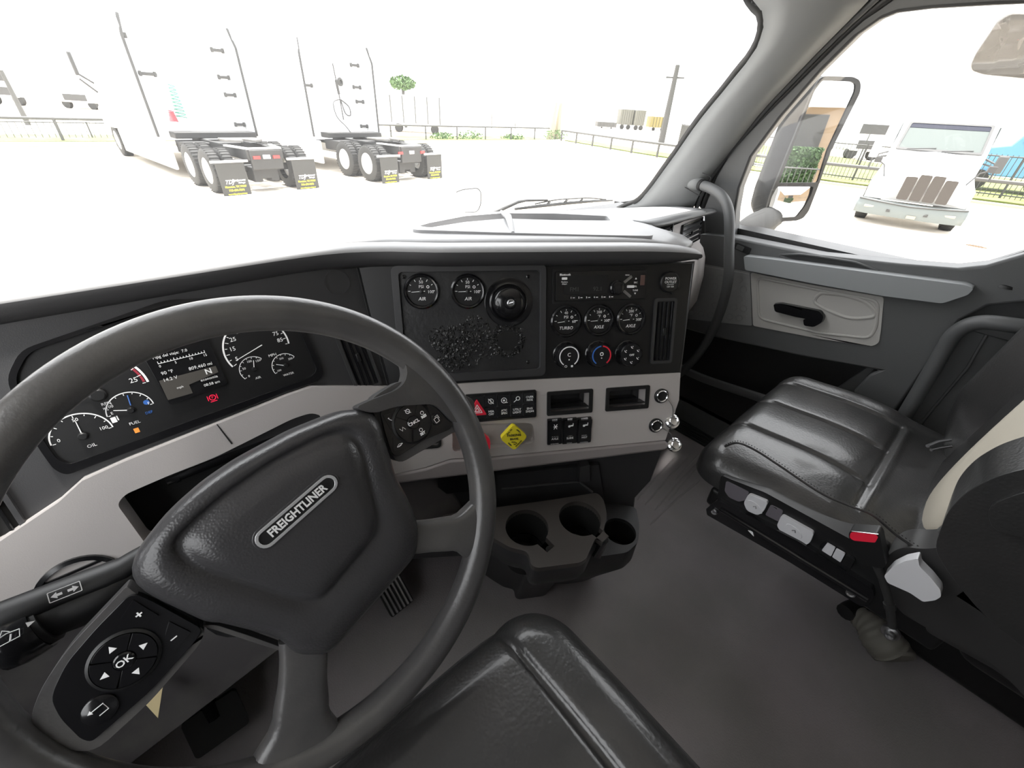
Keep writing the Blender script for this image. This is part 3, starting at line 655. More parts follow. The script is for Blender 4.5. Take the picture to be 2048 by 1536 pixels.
for dv, s in ((0.014, '▲'), (0.007, 'SRC'), (0.0, 'SEL'), (-0.007, 'TUNE'), (-0.013, '▼')): m0.text(g.at(0, dv), s, 0.0042)
part('key_lettering', m0, 'white', rad)
m0 = MB(); m0.plate(fr, rrect(0.079, 0.008, 0.008, 0.018, 0.001), 0.0045, 0.0062); part('release_button', m0, mat('dark bronze plastic', (0.12, 0.07, 0.06), 0.3), rad)
# power outlet cap
fr = CP.at(*CP.uv(1339, 564, 0.004), 0.0005)
t = thing('outlet_cap', 'round black rubber cap reading POWER OUTLET', 'outlet cap', fr.O)
m0 = MB(); m0.lathe(fr, [(0.019, 0), (0.019, 0.005), (0.0175, 0.007), (0, 0.007)], 30); m0.plate(fr.at(0.010, -0.017), rrect(0, 0, 0.010, 0.012, 0.003), 0, 0.006)
part('cap', m0, 'black', t, bevel=0.0008)
m0 = MB(); g = fr.at(0, 0, 0.0072); m0.text(g.at(0, 0.0062), 'POWER', 0.0066); m0.text(g.at(0, -0.0002), 'OUTLET', 0.0066); m0.box((0, -0.0045, 0), (0.014, 0.0006, 0.0003), fr=g); m0.text(g.at(0, -0.0085), '12V 15A', 0.0042); part('lettering', m0, 'white', t)
# climate knobs
def knob(px, py, label, kind):
    fr = CP.at(*CP.uv(px, py, 0.02), 0.0005); r = 0.0235
    t = thing('climate_knob', label, 'knob', fr.O, 'round heater knobs under the gauges')
    m0 = MB(); m0.lathe(fr, [(r + .002, 0), (r + .002, 0.002), (r, 0.003)], 40)
    n = 72; prof = [(r, 0.003), (r * 0.99, 0.010), (r * 0.95, 0.018)]; rr = []
    for rad_, w in prof: rr.append([fr.P((rad_ + (0.0007 if (k // 3) % 2 else -0.0004)) * math.cos(2 * PI * k / n), (rad_ + (0.0007 if (k // 3) % 2 else -0.0004)) * math.sin(2 * PI * k / n), w) for k in range(n)])
    m0.loft(rr, closed=True); m0.lathe(fr, [(r * 0.95, 0.018), (r * 0.90, 0.020), (0, 0.020)], 40)
    part('grip', m0, 'gloss', t)
    g = fr.at(0, 0, 0.0203); m1 = MB(); ms = ['white', 'blue', 'red']
    if kind == 0: m1.lathe(g, [(r * 0.80, 0), (r * 0.80, 0.0004), (r * 0.72, 0.0004), (r * 0.72, 0)], 40, a0=rd(-55), a1=rd(235)); m1.text(g.at(0, r * .12), 'C', r * 0.42); m1.lathe(g.at(0, -r * .25), [(0.0012, 0.0003), (0, 0.0003)], 8); m1.text(g.at(-r * .25, -r * .78), 'O', r * .28); m1.box((r * .25, -r * .78, 0), (r * .16, r * .16, 0.0003), fr=g)
    if kind == 1:
        m1.lathe(g, [(r * 0.80, 0), (r * 0.80, 0.0004), (r * 0.70, 0.0004), (r * 0.70, 0)], 24, mi=1, a0=rd(95), a1=rd(235)); m1.lathe(g, [(r * 0.80, 0), (r * 0.80, 0.0004), (r * 0.70, 0.0004), (r * 0.70, 0)], 24, mi=2, a0=rd(-55), a1=rd(85))
        m1.lathe(g.at(0, r * .12), [(r * .16, 0.0003), (r * .10, 0.0003)], 8); m1.lathe(g.at(0, -r * .2), [(0.0012, 0.0003), (0, 0.0003)], 8)
    if kind == 2:
        m1.text(g, 'OFF', r * .24)
        for a in (90, 30, -30, -90, 210, 150):
            q = g.at(r * .62 * math.cos(rd(a)), r * .62 * math.sin(rd(a))); m1.tube([q.P(-0.002, 0.002), q.P(-0.0005, -0.001), q.P(0.0018, -0.0016)], 0.0006, 5); m1.lathe(q.at(0.0015, 0.0018), [(0.0009, 0.0002), (0, 0.0002)], 8)
    part('marking', m1, ms, t)
knob(1138, 713, 'ribbed heater knob with a white ring, below the TURBO gauge', 0)
knob(1203, 711, 'ribbed heater knob with a blue and red ring', 1)
knob(1263, 710, 'ribbed heater knob with white airflow symbols', 2)
# switch bank with the hazard triangle
fr = CP.at(*CP.uv(1003, 812, 0.006), WB)
W_, H_ = 0.125, 0.046
sb = thing('switch_bank', 'black bank of push switches in two rows with a red hazard triangle', 'switch panel', fr.O)
m0 = MB(); m0.plate(fr, rrect(0, 0, W_ + .008, H_ + .008, 0.003), -0.002, 0.004, holes=[rrect(0, 0, W_, H_, 0.002)]); part('frame', m0, 'black', sb, bevel=0.001)
xs = [0.0535, 0.0290, 0.0045, -0.0200]
lab = [['OVER\nRIDE', 'o', '@', 'x'], ['ENG\nSHDN', 'UTILY\nLIGHT', 'ATC\nSPIN', 'HSA\nOFF']]
for j in range(2):
    for i, x in enumerate(xs):
        m1 = MB(); g = fr.at(x, (0.5 - j) * 0.0225, -0.001); m1.plate(g, rrect(0, 0, 0.0232, 0.0213, 0.0012), 0, 0.005); q = g.at(0, 0, 0.0051)
        s = lab[j][i]
        if len(s) > 2:
            for li, tx in enumerate(s.split('\n')): m1.text(q.at(0, 0.0028 - li * 0.0056), tx, 0.0058, 1, bold=0.00008)
        elif s == 'o': m1.lathe(q.at(0.002, 0.002), [(0.0042, 0.0003), (0.0028, 0.0003)], 16, mi=1); m1.tube([q.P(-0.001, -0.001), q.P(-0.006, -0.005)], 0.0007, 5, 1)
        elif s == '@': m1.lathe(q, [(0.0055, 0.0003), (0.0042, 0.0003)], 16, mi=1); m1.lathe(q, [(0.0022, 0.0003), (0, 0.0003)], 10, mi=1); m1.box((0.004, -0.0045, 0), (0.006, 0.0012, 0.0004), 1, fr=q)
        else: m1.lathe(q, [(0.0052, 0.0003), (0.0042, 0.0003)], 16, mi=1); m1.tube([q.P(-0.005, 0.005), q.P(0.005, -0.005)], 0.0008, 5, 1); m1.tube([q.P(0, 0.003), q.P(0, -0.003)], 0.0008, 5, 1)
        part('push_switch', m1, ['gloss', 'white'], sb, bevel=0.0006)
hu = CP.uv(956, 816, 0.006)[0] - CP.uv(1003, 812, 0.006)[0]; m1 = MB(); m1.plate(fr, rrect(-0.047, 0, 0.0300, 0.0445, 0.0015), -0.001, 0.003)
part('push_switch', m1, 'gloss', sb, bevel=0.0006)
g = fr.at(hu - 0.002, -0.003, 0.003); tri = lambda s: rpoly([(s * math.cos(rd(a)), s * math.sin(rd(a))) for a in (90, 210, 330)], s * .15)
m1 = MB(); m1.plate(g, tri(0.0205), 0, 0.004); o = part('hazard_button', m1, 'red', sb, bevel=0.0008)
m1 = MB(); m1.plate(g, tri(0.0115), 0.004, 0.0043, holes=[tri(0.0090)]); m1.plate(g, tri(0.0062), 0.004, 0.0043, holes=[tri(0.0035)]); part('triangle_marking', m1, 'white', o)
# three rocker switches
for k, (px, a1, a2, lb) in enumerate(((1109, 'LOCK', 'INTR\nAXLE', 'rocker switch reading INTR AXLE, nearest the yellow brake knob'), (1139, 'SLIDE', 'AIR\nSLIDE', 'rocker switch reading AIR SLIDE, between the other two'), (1168, 'LOWER', 'SUSP\nHGT', 'rocker switch reading SUSP HGT, nearest the chrome sockets'))):
    fr = CP.at(*CP.uv(px, 863 - k * 1.5, 0.006), WB)
    t = thing('rocker_switch', lb, 'switch', fr.O, 'black rocker switches in the grey panel')
    m0 = MB(); m0.plate(fr, rrect(0, 0, 0.0292, 0.054, 0.002), -0.002, 0.003); part('bezel', m0, 'black', t, bevel=0.0008)
    m1 = MB(); m1.loft([[fr.P(x, y, w) for x in (-0.0135, 0.0135)] for y, w in ((0.0235, 0.003), (0.0235, 0.0095), (0.003, 0.0065), (-0.0235, 0.0055), (-0.0235, 0.003))]); m1.loft([[fr.P(sx_, y, w) for y, w in ((0.0235, 0.003), (0.0235, 0.0095), (0.003, 0.0065))] for sx_ in (-0.0125, -0.01249)])
    m1.plate(fr, rrect(0, 0, 0.0270, 0.047, 0.001), 0.002, 0.0052); part('rocker', m1, 'gloss', t)
    m2 = MB(); m2.text(fr.at(0, 0.0245, 0.0031), a1, 0.0040, bold=.0001)
    for li, tx in enumerate(a2.split('\n')): m2.text(fr.at(0, -0.0080 - li * 0.006, 0.0056), tx, 0.0058)
    m2.text(fr.at(0, -0.0245, 0.0031), ('UNLOCK', 'LOCK', 'NORMAL')[k], 0.0040, bold=.0001)
    g = Frame(fr.P(0, 0.012, 0.0086), fr.A, fr.N - fr.B * 0.15)
    if k == 0: m2.tube([g.P(-0.003, 0.005), g.P(0, 0), g.P(-0.003, -0.005)], 0.0006, 5); m2.tube([g.P(0.003, 0.005), g.P(0, 0), g.P(0.003, -0.005)], 0.0006, 5); m2.box((0, 0, 0), (0.008, 0.0008, 0.001), fr=g)
    else: m2.lathe(g.at(-0.003, 0), [(0.0026, 0.0006), (0, 0.0006)], 10); m2.box((0.002, 0.001, 0.0004), (0.005, 0.0025, 0.0006), fr=g); m2.box((0.0045, 0.003, 0.0004), (0.0012, 0.006, 0.0006), fr=g)
    part('lettering', m2, 'white', t)
# brake valves
def valve(px, py, label, col, txt, red=False):
    fr = CP.at(*CP.uv(px, py, 0.03), -0.011)
    t = thing('brake_valve_knob', label, 'brake knob', fr.O)
    m0 = MB(); m0.lathe(fr, [(0.012, 0), (0.012, 0.004), (0.0085, 0.006), (0.0085, 0.024)], 24); part('stem', m0, 'beige', t)
    g = fr.at(0, 0, 0.024, rd(45)); m1 = MB()
    if red: m1.plate(fr.at(0, 0, 0.024, rd(22.5)), rpoly(circ(0, 0, 0.024, 8), 0.003), 0, 0.013)
    else: m1.plate(g, rrect(0, 0, 0.037, 0.037, 0.006), 0, 0.013)
    o = part('knob', m1, col, t, bevel=0.003, bseg=3)
    if txt:
        m2 = MB(); h = fr.at(0, 0, 0.0372)
        m2.text(h.at(0, 0.0048), 'PARKING', 0.0063, bold=.00015); m2.text(h.at(0, -0.0025), 'BRAKE', 0.0053, bold=.00012)
        m2.tube([h.P(-0.005, -0.008), h.P(0.002, -0.009), h.P(0.005, -0.011), h.P(0.002, -0.0135), h.P(-0.001, -0.0125)], 0.0008, 5)
        for s, a in (('PULL', 45), ('TO', 45), ('APPLY', -45)): pass
        m2.text(h.at(-0.0085, 0.0125, 0, rd(45)), 'PULL TO', 0.0036, bold=.0001); m2.text(h.at(0.0085, 0.0125, 0, rd(-45)), 'APPLY', 0.0036, bold=.0001); m2.text(h.at(-0.0085, -0.0125, 0, rd(-45)), 'PUSH', 0.0036, bold=.0001); m2.text(h.at(0.0085, -0.0125, 0, rd(45)), 'TO RELEASE', 0.003, bold=.0001)
        part('lettering', m2, 'ink', o)
valve(1029, 877, 'yellow diamond shaped knob reading PARKING BRAKE', 'yellow', True)
valve(957, 892, 'red eight sided air supply knob, mostly behind the steering wheel rim', 'red', False, True)
# 12 volt sockets with their hanging caps
for k, (px, py, qx, qy, lb) in enumerate(((1323, 792, 1345, 843, 'upper chrome power socket at the right end of the grey panel, cap hanging'), (1312, 851, 1349, 890, 'lower chrome power socket at the right end of the grey panel, cap hanging'))):
    fr = CP.at(*CP.uv(px, py, 0.006), WB)
    t = thing('power_socket', lb, 'socket', fr.O, 'chrome power sockets')
    m0 = MB(); m0.lathe(fr, [(0.0150, 0), (0.0150, 0.003), (0.0125, 0.0045), (0.0118, 0.0035)], 32); part('collar', m0, 'black', t)
    m0 = MB(); m0.lathe(fr, [(0.0122, 0.001), (0.0122, 0.0050), (0.0110, 0.0062), (0.0096, 0.0050), (0.0094, 0.0010)], 32); part('sleeve', m0, 'chrome', t)
    m0 = MB(); m0.disc(fr, 0.0096, 0.0016, 24); part('socket_hole', m0, 'pit', t)
    d = CP.P(*CP.uv(qx, qy, 0.008), 0.008)
    cf = Frame(d, CP.A, CP.N + CP.B * 0.5 - CP.A * 0.2)
    m1 = MB(); m1.lathe(cf, [(0, -0.004), (0.0150, -0.004), (0.0150, 0.0), (0.0135, 0.0015), (0.0095, 0.001), (0.0095, 0.010), (0.0082, 0.011), (0.0075, 0.004), (0, 0.003)], 32); o = part('socket_cap', m1, 'chrome', t)
    a = fr.P(0.013, -0.006, 0.002); m2 = MB(); m2.tube(spline([a, a.lerp(d, .4) + V((0.004, -0.004, 0.004)), a.lerp(d, .75) + V((0.002, -0.002, 0.0)), d + cf.B * 0.013], 6), 0.0011, 6); part('cap_tether', m2, 'steel', t)
# ================================================================ instrument cluster
cl = thing('instrument_cluster', 'wide dark instrument cluster with dials and a lit screen behind the steering wheel', 'instrument cluster', DP.P(-0.2, -0.1))
cf = dp([(12, 759), (40, 700), (330, 600), (560, 590), (609, 661), (647, 747), (636, 762), (400, 850), (133, 950), (108, 938), (74, 891)], 0.004)
cf = rpoly(cf, 0.012); cx_ = sum(p[0] for p in cf) / len(cf); cy_ = sum(p[1] for p in cf) / len(cf)
ci = [(cx_ + (p[0] - cx_) * 0.955, cy_ + 0.004 + (p[1] - cy_) * 0.90) for p in cf]
m0 = MB(); m0.plate(DP, cf, 0.0, 0.006, holes=[ci]); part('bezel', m0, 'gloss', cl, bevel=0.003, bseg=3)
m0 = MB(); m0.plate(DP, ci, 0.0, 0.0015); part('dial_plate', m0, 'black', cl)
def dial(px, py, r, a0, a1, n, nums, label, name, nang, sz=0.2, nl=0.8, ringw=0.05, redpart=None, hub=True):
    fr = DP.at(*DP.uv(px, py, 0.0018), 0.0016); m1 = MB()
    m1.lathe(fr, [(r, 0.0003), (r * (1 - ringw), 0.0003)], 48, a0=rd(a0), a1=rd(a1))
    ticks(m1, fr, r * 0.93, a0, a1, n, ln=0.07, wd=0.0004)
    for s, q, rr in nums: m1.text(fr.at(r * rr * math.cos(rd(q)), r * rr * math.sin(rd(q))), s, r * sz)
    if name: m1.text(fr.at(r * name[1], r * name[2]), name[0], r * name[3])
    mats = ['white', mat('dull red marking', (0.35, 0.03, 0.05), 0.6), 'blue']
    if redpart: m1.lathe(fr, [(r * 0.93, 0.0004), (r * 0.88, 0.0004)], 12, mi=1, a0=rd(redpart[0]), a1=rd(redpart[1]))
    o = part('dial', m1, mats, cl, smooth=0)
    part('needle', needle(fr, r * nl, rd(nang), tail=0.18), 'white', o)
    if hub: m2 = MB(); m2.lathe(fr, [(r * .16, 0.0), (r * .16, 0.003), (r * .12, 0.0045), (0, 0.0045)], 18); part('needle_hub', m2, 'black', o)
    return fr
dial(515, 695, 0.0425, 205, -8, 18, [('5', 196, .72), ('15', 168, .72), ('25', 143, .74), ('35', 118, .74), ('45', 92, .74), ('55', 68, .74), ('65', 46, .74), ('75', 24, .74), ('85', 4, .74)], '', ('MPH', 0.35, -.38, .13), 198, hub=False, nl=.9, sz=.19)
dial(508, 738, 0.0185, 215, 40, 9, [('50', 160, .66), ('100', 100, .66), ('150', 50, .70), ('0', 222, .66)], '', ('AIR', 0.05, -.75, .26), 75, sz=.24)
dial(571, 731, 0.0185, 205, 30, 9, [('100', 205, .62), ('200', 100, .64), ('250', 40, .66)], '', ('WATER', 0.0, -.75, .24), 155, sz=.22)
dial(196, 790, 0.0500, 200, 0, 16, [('20', 48, .76), ('25', 10, .74), ('15', 84, .76), ('10', 120, .76)], '', ('RPM\nx100', .06, -.30, .10), 170, sz=.17, redpart=(2, 34), nl=.50)
f2 = dial(262, 820, 0.0235, 180, 0, 9, [('E', 172, .76), ('F', 6, .80)], '', ('FUEL', -.1, -.72, .22), 160, sz=.2)
m2 = MB(); m2.box((-0.019, -0.006, 0), (0.005, 0.007, 0.0004), fr=f2); m2.box((-0.015, -0.005, 0), (0.0012, 0.006, 0.0004), fr=f2); m2.text(f2.at(0.015, -0.0095, 0), 'DEF', 0.0045, 2); m2.tube([f2.P(0.002, 0.006, 0.002), f2.P(0.0035, 0.019, 0.002)], 0.0007, 5, 2); m2.lathe(f2.at(0.017, 0.004), [(0.0032, 0.0003), (0, 0.0003)], 10, mi=2)
m2.box((-0.004, -0.027, 0), (0.005, 0.006, 0.0006), 3, fr=f2)
part('fuel_marking', m2, ['white', 'red', 'blue', mat('lit amber symbol', (0.9, 0.3, 0.05), 0.5, emit=((1.0, 0.25, 0.03), 0.08))], cl)
dial(166, 872, 0.0285, 180, 0, 9, [('0', 172, .72), ('50', 88, .74), ('100', 6, .70)], '', ('OIL', .1, -.5, .2), 88, sz=.2)
fr = DP.at(*DP.uv(372, 742, 0.005), 0.0015)
# screen
dq = dp([(286, 712), (414, 673), (456, 768), (341, 811)], 0.005)
m0 = MB(); m0.plate(DP, rpoly(dq, 0.004), 0.0015, 0.0050); o = part('screen', m0, 'gloss', cl, bevel=0.0015)
sq = dp([(296, 716), (410, 681), (448, 765), (345, 801)], 0.0052); sc_u = (sq[1][0] - sq[0][0] + sq[2][0] - sq[3][0]) / 2; s0 = sq[3]; shh = sq[0][1] - sq[3][1]
g = DP.at((sq[0][0] + sq[2][0]) / 2, (sq[0][1] + sq[2][1]) / 2, 0.0052); W2 = sc_u; H2 = shh
lcd = mat('lit screen text', (0.6, 0.6, 0.6), 0.5, emit=((1, 1, 0.98), 0.06)); lcdbg = mat('screen grey band', (0.05, 0.045, 0.04), 0.4, emit=((1, .95, .85), 0.006))
m1 = MB(); T = lambda s, x, y, z, al='LEFT', b=0.0: m1.text(g.at(x * W2, y * H2, 0.0003), s, z * H2, 0, align=al, bold=b)
m1.plate(g, [(-W2 * .52, -H2 * .5), (-W2 * .08, -H2 * .5), (-W2 * .08, -H2 * .30), (W2 * .50, -H2 * .20), (W2 * .50, -H2 * .05), (-W2 * .52, -H2 * .05)], 0, 0.0002, mi=1)
T('Mpg del viaje:  7.0', -.46, .44, .085)
m1.box((0, H2 * .30, 0.0003), (W2 * .82, H2 * .012, 0.0002), 0, fr=g)
for k in range(16): m1.box((-W2 * .41 + W2 * .82 * k / 15, H2 * .32, 0.0003), (W2 * .012, H2 * (.06 if k % 5 == 0 else .03), 0.0002), 0, fr=g)
T('0', -.42, .24, .075); T('5', -.15, .24, .075); T('10', .1, .24, .075); T('15', .36, .24, .075)
T('90 °F', -.44, .08, .10); T('14.2 V', -.46, -.07, .10); T('809,460 mi', .46, .03, .10, 'RIGHT'); T('N', .40, -.13, .17, 'RIGHT', .0002); T('economia', .46, -.28, .085, 'RIGHT'); T('08:58 am', .46, -.41, .085, 'RIGHT'); T('mph', -.30, -.30, .07)
part('screen_text', m1, [lcd, lcdbg], o)
m0 = MB(); p = DP.at(*DP.uv(425, 795, 0.002), 0.0018); m0.lathe(p, [(0.0042, 0.0003), (0.003, 0.0003)], 16); m0.text(p, 'P', 0.005); m0.box((0, -0.0055, 0), (0.008, 0.001, 0.0003), fr=p); m0.box((-0.0055, 0, 0), (0.001, 0.007, 0.0003), fr=p); m0.box((0.0055, 0, 0), (0.001, 0.007, 0.0003), fr=p)
part('park_lamp', m0, mat('lit red symbol', (0.9, 0.02, 0.08), 0.5, emit=((1.0, 0.02, 0.08), 0.09)), cl)
# ================================================================ steering wheel
SW = Frame((0.021, 0.319, 0.748), (1, 0, 0), (0, -math.cos(0.555), math.sin(0.555)))
def sp(pts, w=0): return SW.uvs(pts, w)
wheel = thing('steering_wheel', 'large worn black four spoke steering wheel with an oval silver lettered badge', 'steering wheel', SW.O - V((0, 0, .2)))
mb = MB(); RR = 0.2125; n = 160
path = []
for i in range(n):
    a = 2 * PI * i / n; path.append(SW.P(RR * math.cos(a), RR * math.sin(a), 0))
mb.tube(path, 0.0168, 24, closed=True)
part('rim', mb, 'rim', wheel, smooth=180)
def spoke(cl_, ws, ths, w=-0.004):         # flared arm: centre line (u,v), half widths, half thicknesses
    cl2 = resample([V((a, b, 0)) for a, b in cl_], len(ws) * 4 - 3); rr = []; n = len(cl2)
    for i, p in enumerate(cl2):
        t = (cl2[min(i + 1, n - 1)] - cl2[max(i - 1, 0)]).normalized(); s = V((-t.y, t.x, 0)); q = i / (n - 1) * (len(ws) - 1); j = min(int(q), len(ws) - 2); f = q - j; f = f * f * (3 - 2 * f)
        hw = ws[j] * (1 - f) + ws[j + 1] * f; th = ths[j] * (1 - f) + ths[j + 1] * f; ring = []
        for k in range(24):
            a = 2 * PI * k / 24; ca, sa = math.cos(a), math.sin(a); e = 0.55
            ring.append(SW.P(*(V((p.x, p.y, 0)) + s * hw * math.copysign(abs(ca) ** e, ca)).xy, w + th * math.copysign(abs(sa) ** e, sa)))
        rr.append(ring)
    return rr
def mid(a, b): return ((a[0] + b[0]) / 2, (a[1] + b[1]) / 2)
def dist(a, b): return math.hypot(a[0] - b[0], a[1] - b[1])
h1, h2 = sp([(838, 1043), (832, 1108)]); c0 = mid(h1, h2)
rimpt = lambda deg, r=0.208: (r * math.cos(math.radians(deg)), r * math.sin(math.radians(deg)))
def aimdeg(px, py): u, v = SW.uv(px, py); return math.degrees(math.atan2(v, u))
d1 = aimdeg(950, 1062); e1 = rimpt(d1)
mb = MB(); mb.loft(spoke([(c0[0] - .02, c0[1] + .012), c0, mid(c0, e1), e1], [dist(h1, h2) / 2, dist(h1, h2) / 2, dist(h1, h2) / 2 * 1.1, 0.040], [0.009, 0.010, 0.012, 0.014]), closed=True, cap=True)
part('spoke', mb, 'rim', wheel, smooth=180)
h1, h2 = sp([(562, 1318), (655, 1312)]); c0 = mid(h1, h2); d2 = aimdeg(600, 1530); e2 = rimpt(d2)
mb = MB(); mb.loft(spoke([(c0[0] + .006, c0[1] + .02), c0, mid(c0, e2), e2], [dist(h1, h2) / 2, dist(h1, h2) / 2, dist(h1, h2) / 2 * 1.15, 0.042], [0.009, 0.010, 0.012, 0.014]), closed=True, cap=True)
st = sp([(400, 1250), (430, 1247), (500, 1270), (575, 1297), (592, 1325), (575, 1332), (562, 1300), (500, 1281), (430, 1258)], -0.004)
mb.plate(SW, rpoly(st, 0.006), -0.016, -0.002)
part('spoke', mb, 'rim', wheel, smooth=60, bevel=0.002)
# spoke bodies under the two key pads
kl = sp([(255, 1168), (268, 1180), (412, 1256), (400, 1285), (300, 1400), (190, 1500), (120, 1490), (60, 1440), (85, 1370), (140, 1290)], -0.002)
mb = MB(); mb.plate(SW, rpoly(kl, 0.010), -0.018, 0.002); part('spoke', mb, 'rim', wheel, bevel=0.006, bseg=3)
kr = sp([(735, 800), (800, 760), (880, 770), (950, 800), (945, 850), (903, 866), (880, 880), (794, 930), (772, 890)], -0.002)
mb = MB(); mb.plate(SW, rpoly(kr, 0.012), -0.018, 0.000); part('spoke', mb, 'rim', wheel, bevel=0.006, bseg=3)
# fillet of rubber where the upper right arm meets the rim
d3 = aimdeg(850, 760); mb = MB()
fl = sp([(640, 765), (700, 775), (780, 770), (800, 700), (850, 720), (900, 790), (925, 830), (900, 850), (820, 830), (730, 822), (660, 815)], 0.0)
mb.plate(SW, rpoly(sp([(702, 816), (745, 797), (785, 782), (803, 767), (809, 745), (797, 710), (815, 698), (870, 740), (932, 822), (905, 850), (865, 808), (790, 812), (740, 828)], 0.0), 0.010), -0.012, 0.010)
part('rim_web', mb, 'rim', wheel, bevel=0.007, bseg=3, smooth=60)
# airbag cover
hubp = sp([(258, 1150), (268, 1110), (330, 1032), (400, 970), (469, 923), (586, 860), (684, 821), (735, 818), (757, 832), (775, 890), (792, 950), (820, 1000), (838, 1045), (838, 1105), (815, 1135), (740, 1220), (665, 1306), (650, 1313), (590, 1313), (575, 1295), (550, 1275), (430, 1246), (410, 1248), (300, 1195), (270, 1175)], 0.004)
hp = [tuple(p.xy) for p in resample([V((a, b, 0)) for a, b in rpoly(hubp, 0.008, 3) + [rpoly(hubp, 0.008, 3)[0]]], 97)][:-1]
mb = MB(); mb.dome(SW, hp, [(0.96, -0.030), (1.0, -0.016), (1.0, 0.000), (0.985, 0.008), (0.94, 0.015), (0.86, 0.020), (0.78, 0.0235), (0.70, 0.025)], cap=False)
# inner face: shield shaped raised panel
ring = [(0, 0)] * len(hp); cxh = sum(p[0] for p in hp) / len(hp); cyh = sum(p[1] for p in hp) / len(hp)
sh = sp([(375, 1128), (345, 1090), (430, 1008), (550, 923), (650, 872), (705, 862), (730, 905), (746, 975), (762, 1038), (760, 1070), (735, 1102), (660, 1192), (640, 1207), (600, 1207), (520, 1182), (400, 1142)], 0.022)
sh = rpoly(sh, 0.014, 4)
def radial(poly, n, c):
    out = []
    for k in range(n):
        a = 2 * PI * k / n; d = (math.cos(a), math.sin(a)); best = None
        for i in range(len(poly)):
            p, q = poly[i], poly[(i + 1) % len(poly)]; ex, ey = q[0] - p[0], q[1] - p[1]; den = d[0] * ey - d[1] * ex
            if abs(den) < 1e-12: continue
            t = ((p[0] - c[0]) * ey - (p[1] - c[1]) * ex) / den; s = ((p[0] - c[0]) * d[1] - (p[1] - c[1]) * d[0]) / den
            if t > 0 and -1e-6 <= s <= 1 + 1e-6 and (best is None or t > best): best = t
        out.append((c[0] + d[0] * (best or 0.01), c[1] + d[1] * (best or 0.01)))
    return out
cc = (cxh, cyh); NH = 120; ro = radial(hp, NH, cc); ri = radial(sh, NH, cc)
def mix(k, w): return [SW.P(o[0] + (i[0] - o[0]) * k, o[1] + (i[1] - o[1]) * k, w) for o, i in zip(ro, ri)]
def sc_(k, w): return [SW.P(cc[0] + (i[0] - cc[0]) * k, cc[1] + (i[1] - cc[1]) * k, w) for i in ri]
mb = MB(); mb.loft([sc_(0.9, -0.03) if 0 else mix(0.06, -0.034), mix(0.0, -0.018), mix(0.0, -0.002), mix(0.05, 0.006), mix(0.16, 0.013), mix(0.35, 0.018), mix(0.62, 0.0195), mix(0.85, 0.0185), sc_(1.03, 0.0165), sc_(0.97, 0.0160), sc_(0.92, 0.0195), sc_(0.84, 0.0235), sc_(0.70, 0.0255), sc_(0.45, 0.0265), sc_(0.2, 0.027)], closed=True)
c = SW.P(cc[0], cc[1], 0.027); r = sc_(0.2, 0.027); mb.add(r + [c], [(i, (i + 1) % NH, NH) for i in range(NH)])
hub = part('airbag_cover', mb, 'hub', wheel, smooth=180)
# badge
wB = 0.028; b1, b2 = sp([(528, 1080), (660, 965)], wB); ang = math.atan2(b2[1] - b1[1], b2[0] - b1[0]); bc = mid(b1, b2); L = dist(*sp([(512, 1088), (677, 958)], wB)); g = SW.at(bc[0], bc[1], 0.0255, ang)
mb = MB(); mb.plate(g, rrect(0, 0, L + 0.003, 0.0215, 0.0105), 0, 0.0015); o = part('badge', mb, 'hub', wheel, bevel=0.001, label='oval badge with silver lettering')
mb = MB(); mb.plate(g, rrect(0, 0, L - 0.001, 0.0175, 0.0086), 0.0015, 0.0030, holes=[rrect(0, 0, L - 0.0065, 0.0122, 0.0060)]); part('badge_ring', mb, mat('polished silver trim', (0.62, 0.62, 0.63), 0.22, 0.5), o, bevel=0.0006)
mb = MB(); mb.plate(g, rrect(0, 0, L - 0.006, 0.0124, 0.0061), 0.0015, 0.0019); part('badge_field', mb, 'black', o)
mb = MB(); mb.text(g.at(0, 0, 0.0021), 'FREIGHTLINER', 0.0104, sx=0.86, bold=0.0003, depth=0.0004, w=0.0004); part('badge_lettering', mb, mat('silver lettering', (0.80, 0.80, 0.80), 0.35), o)
mb = MB(); u, v = SW.uv(680, 922, 0.021); g = SW.at(u, v, 0.0196, rd(60)); mb.tube([g.P(-0.004, -0.002), g.P(0, -0.003), g.P(0.004, -0.002), g.P(0.003, 0.002), g.P(-0.003, 0.002)], 0.00035, 5); part('horn_symbol', mb, 'dash', wheel)
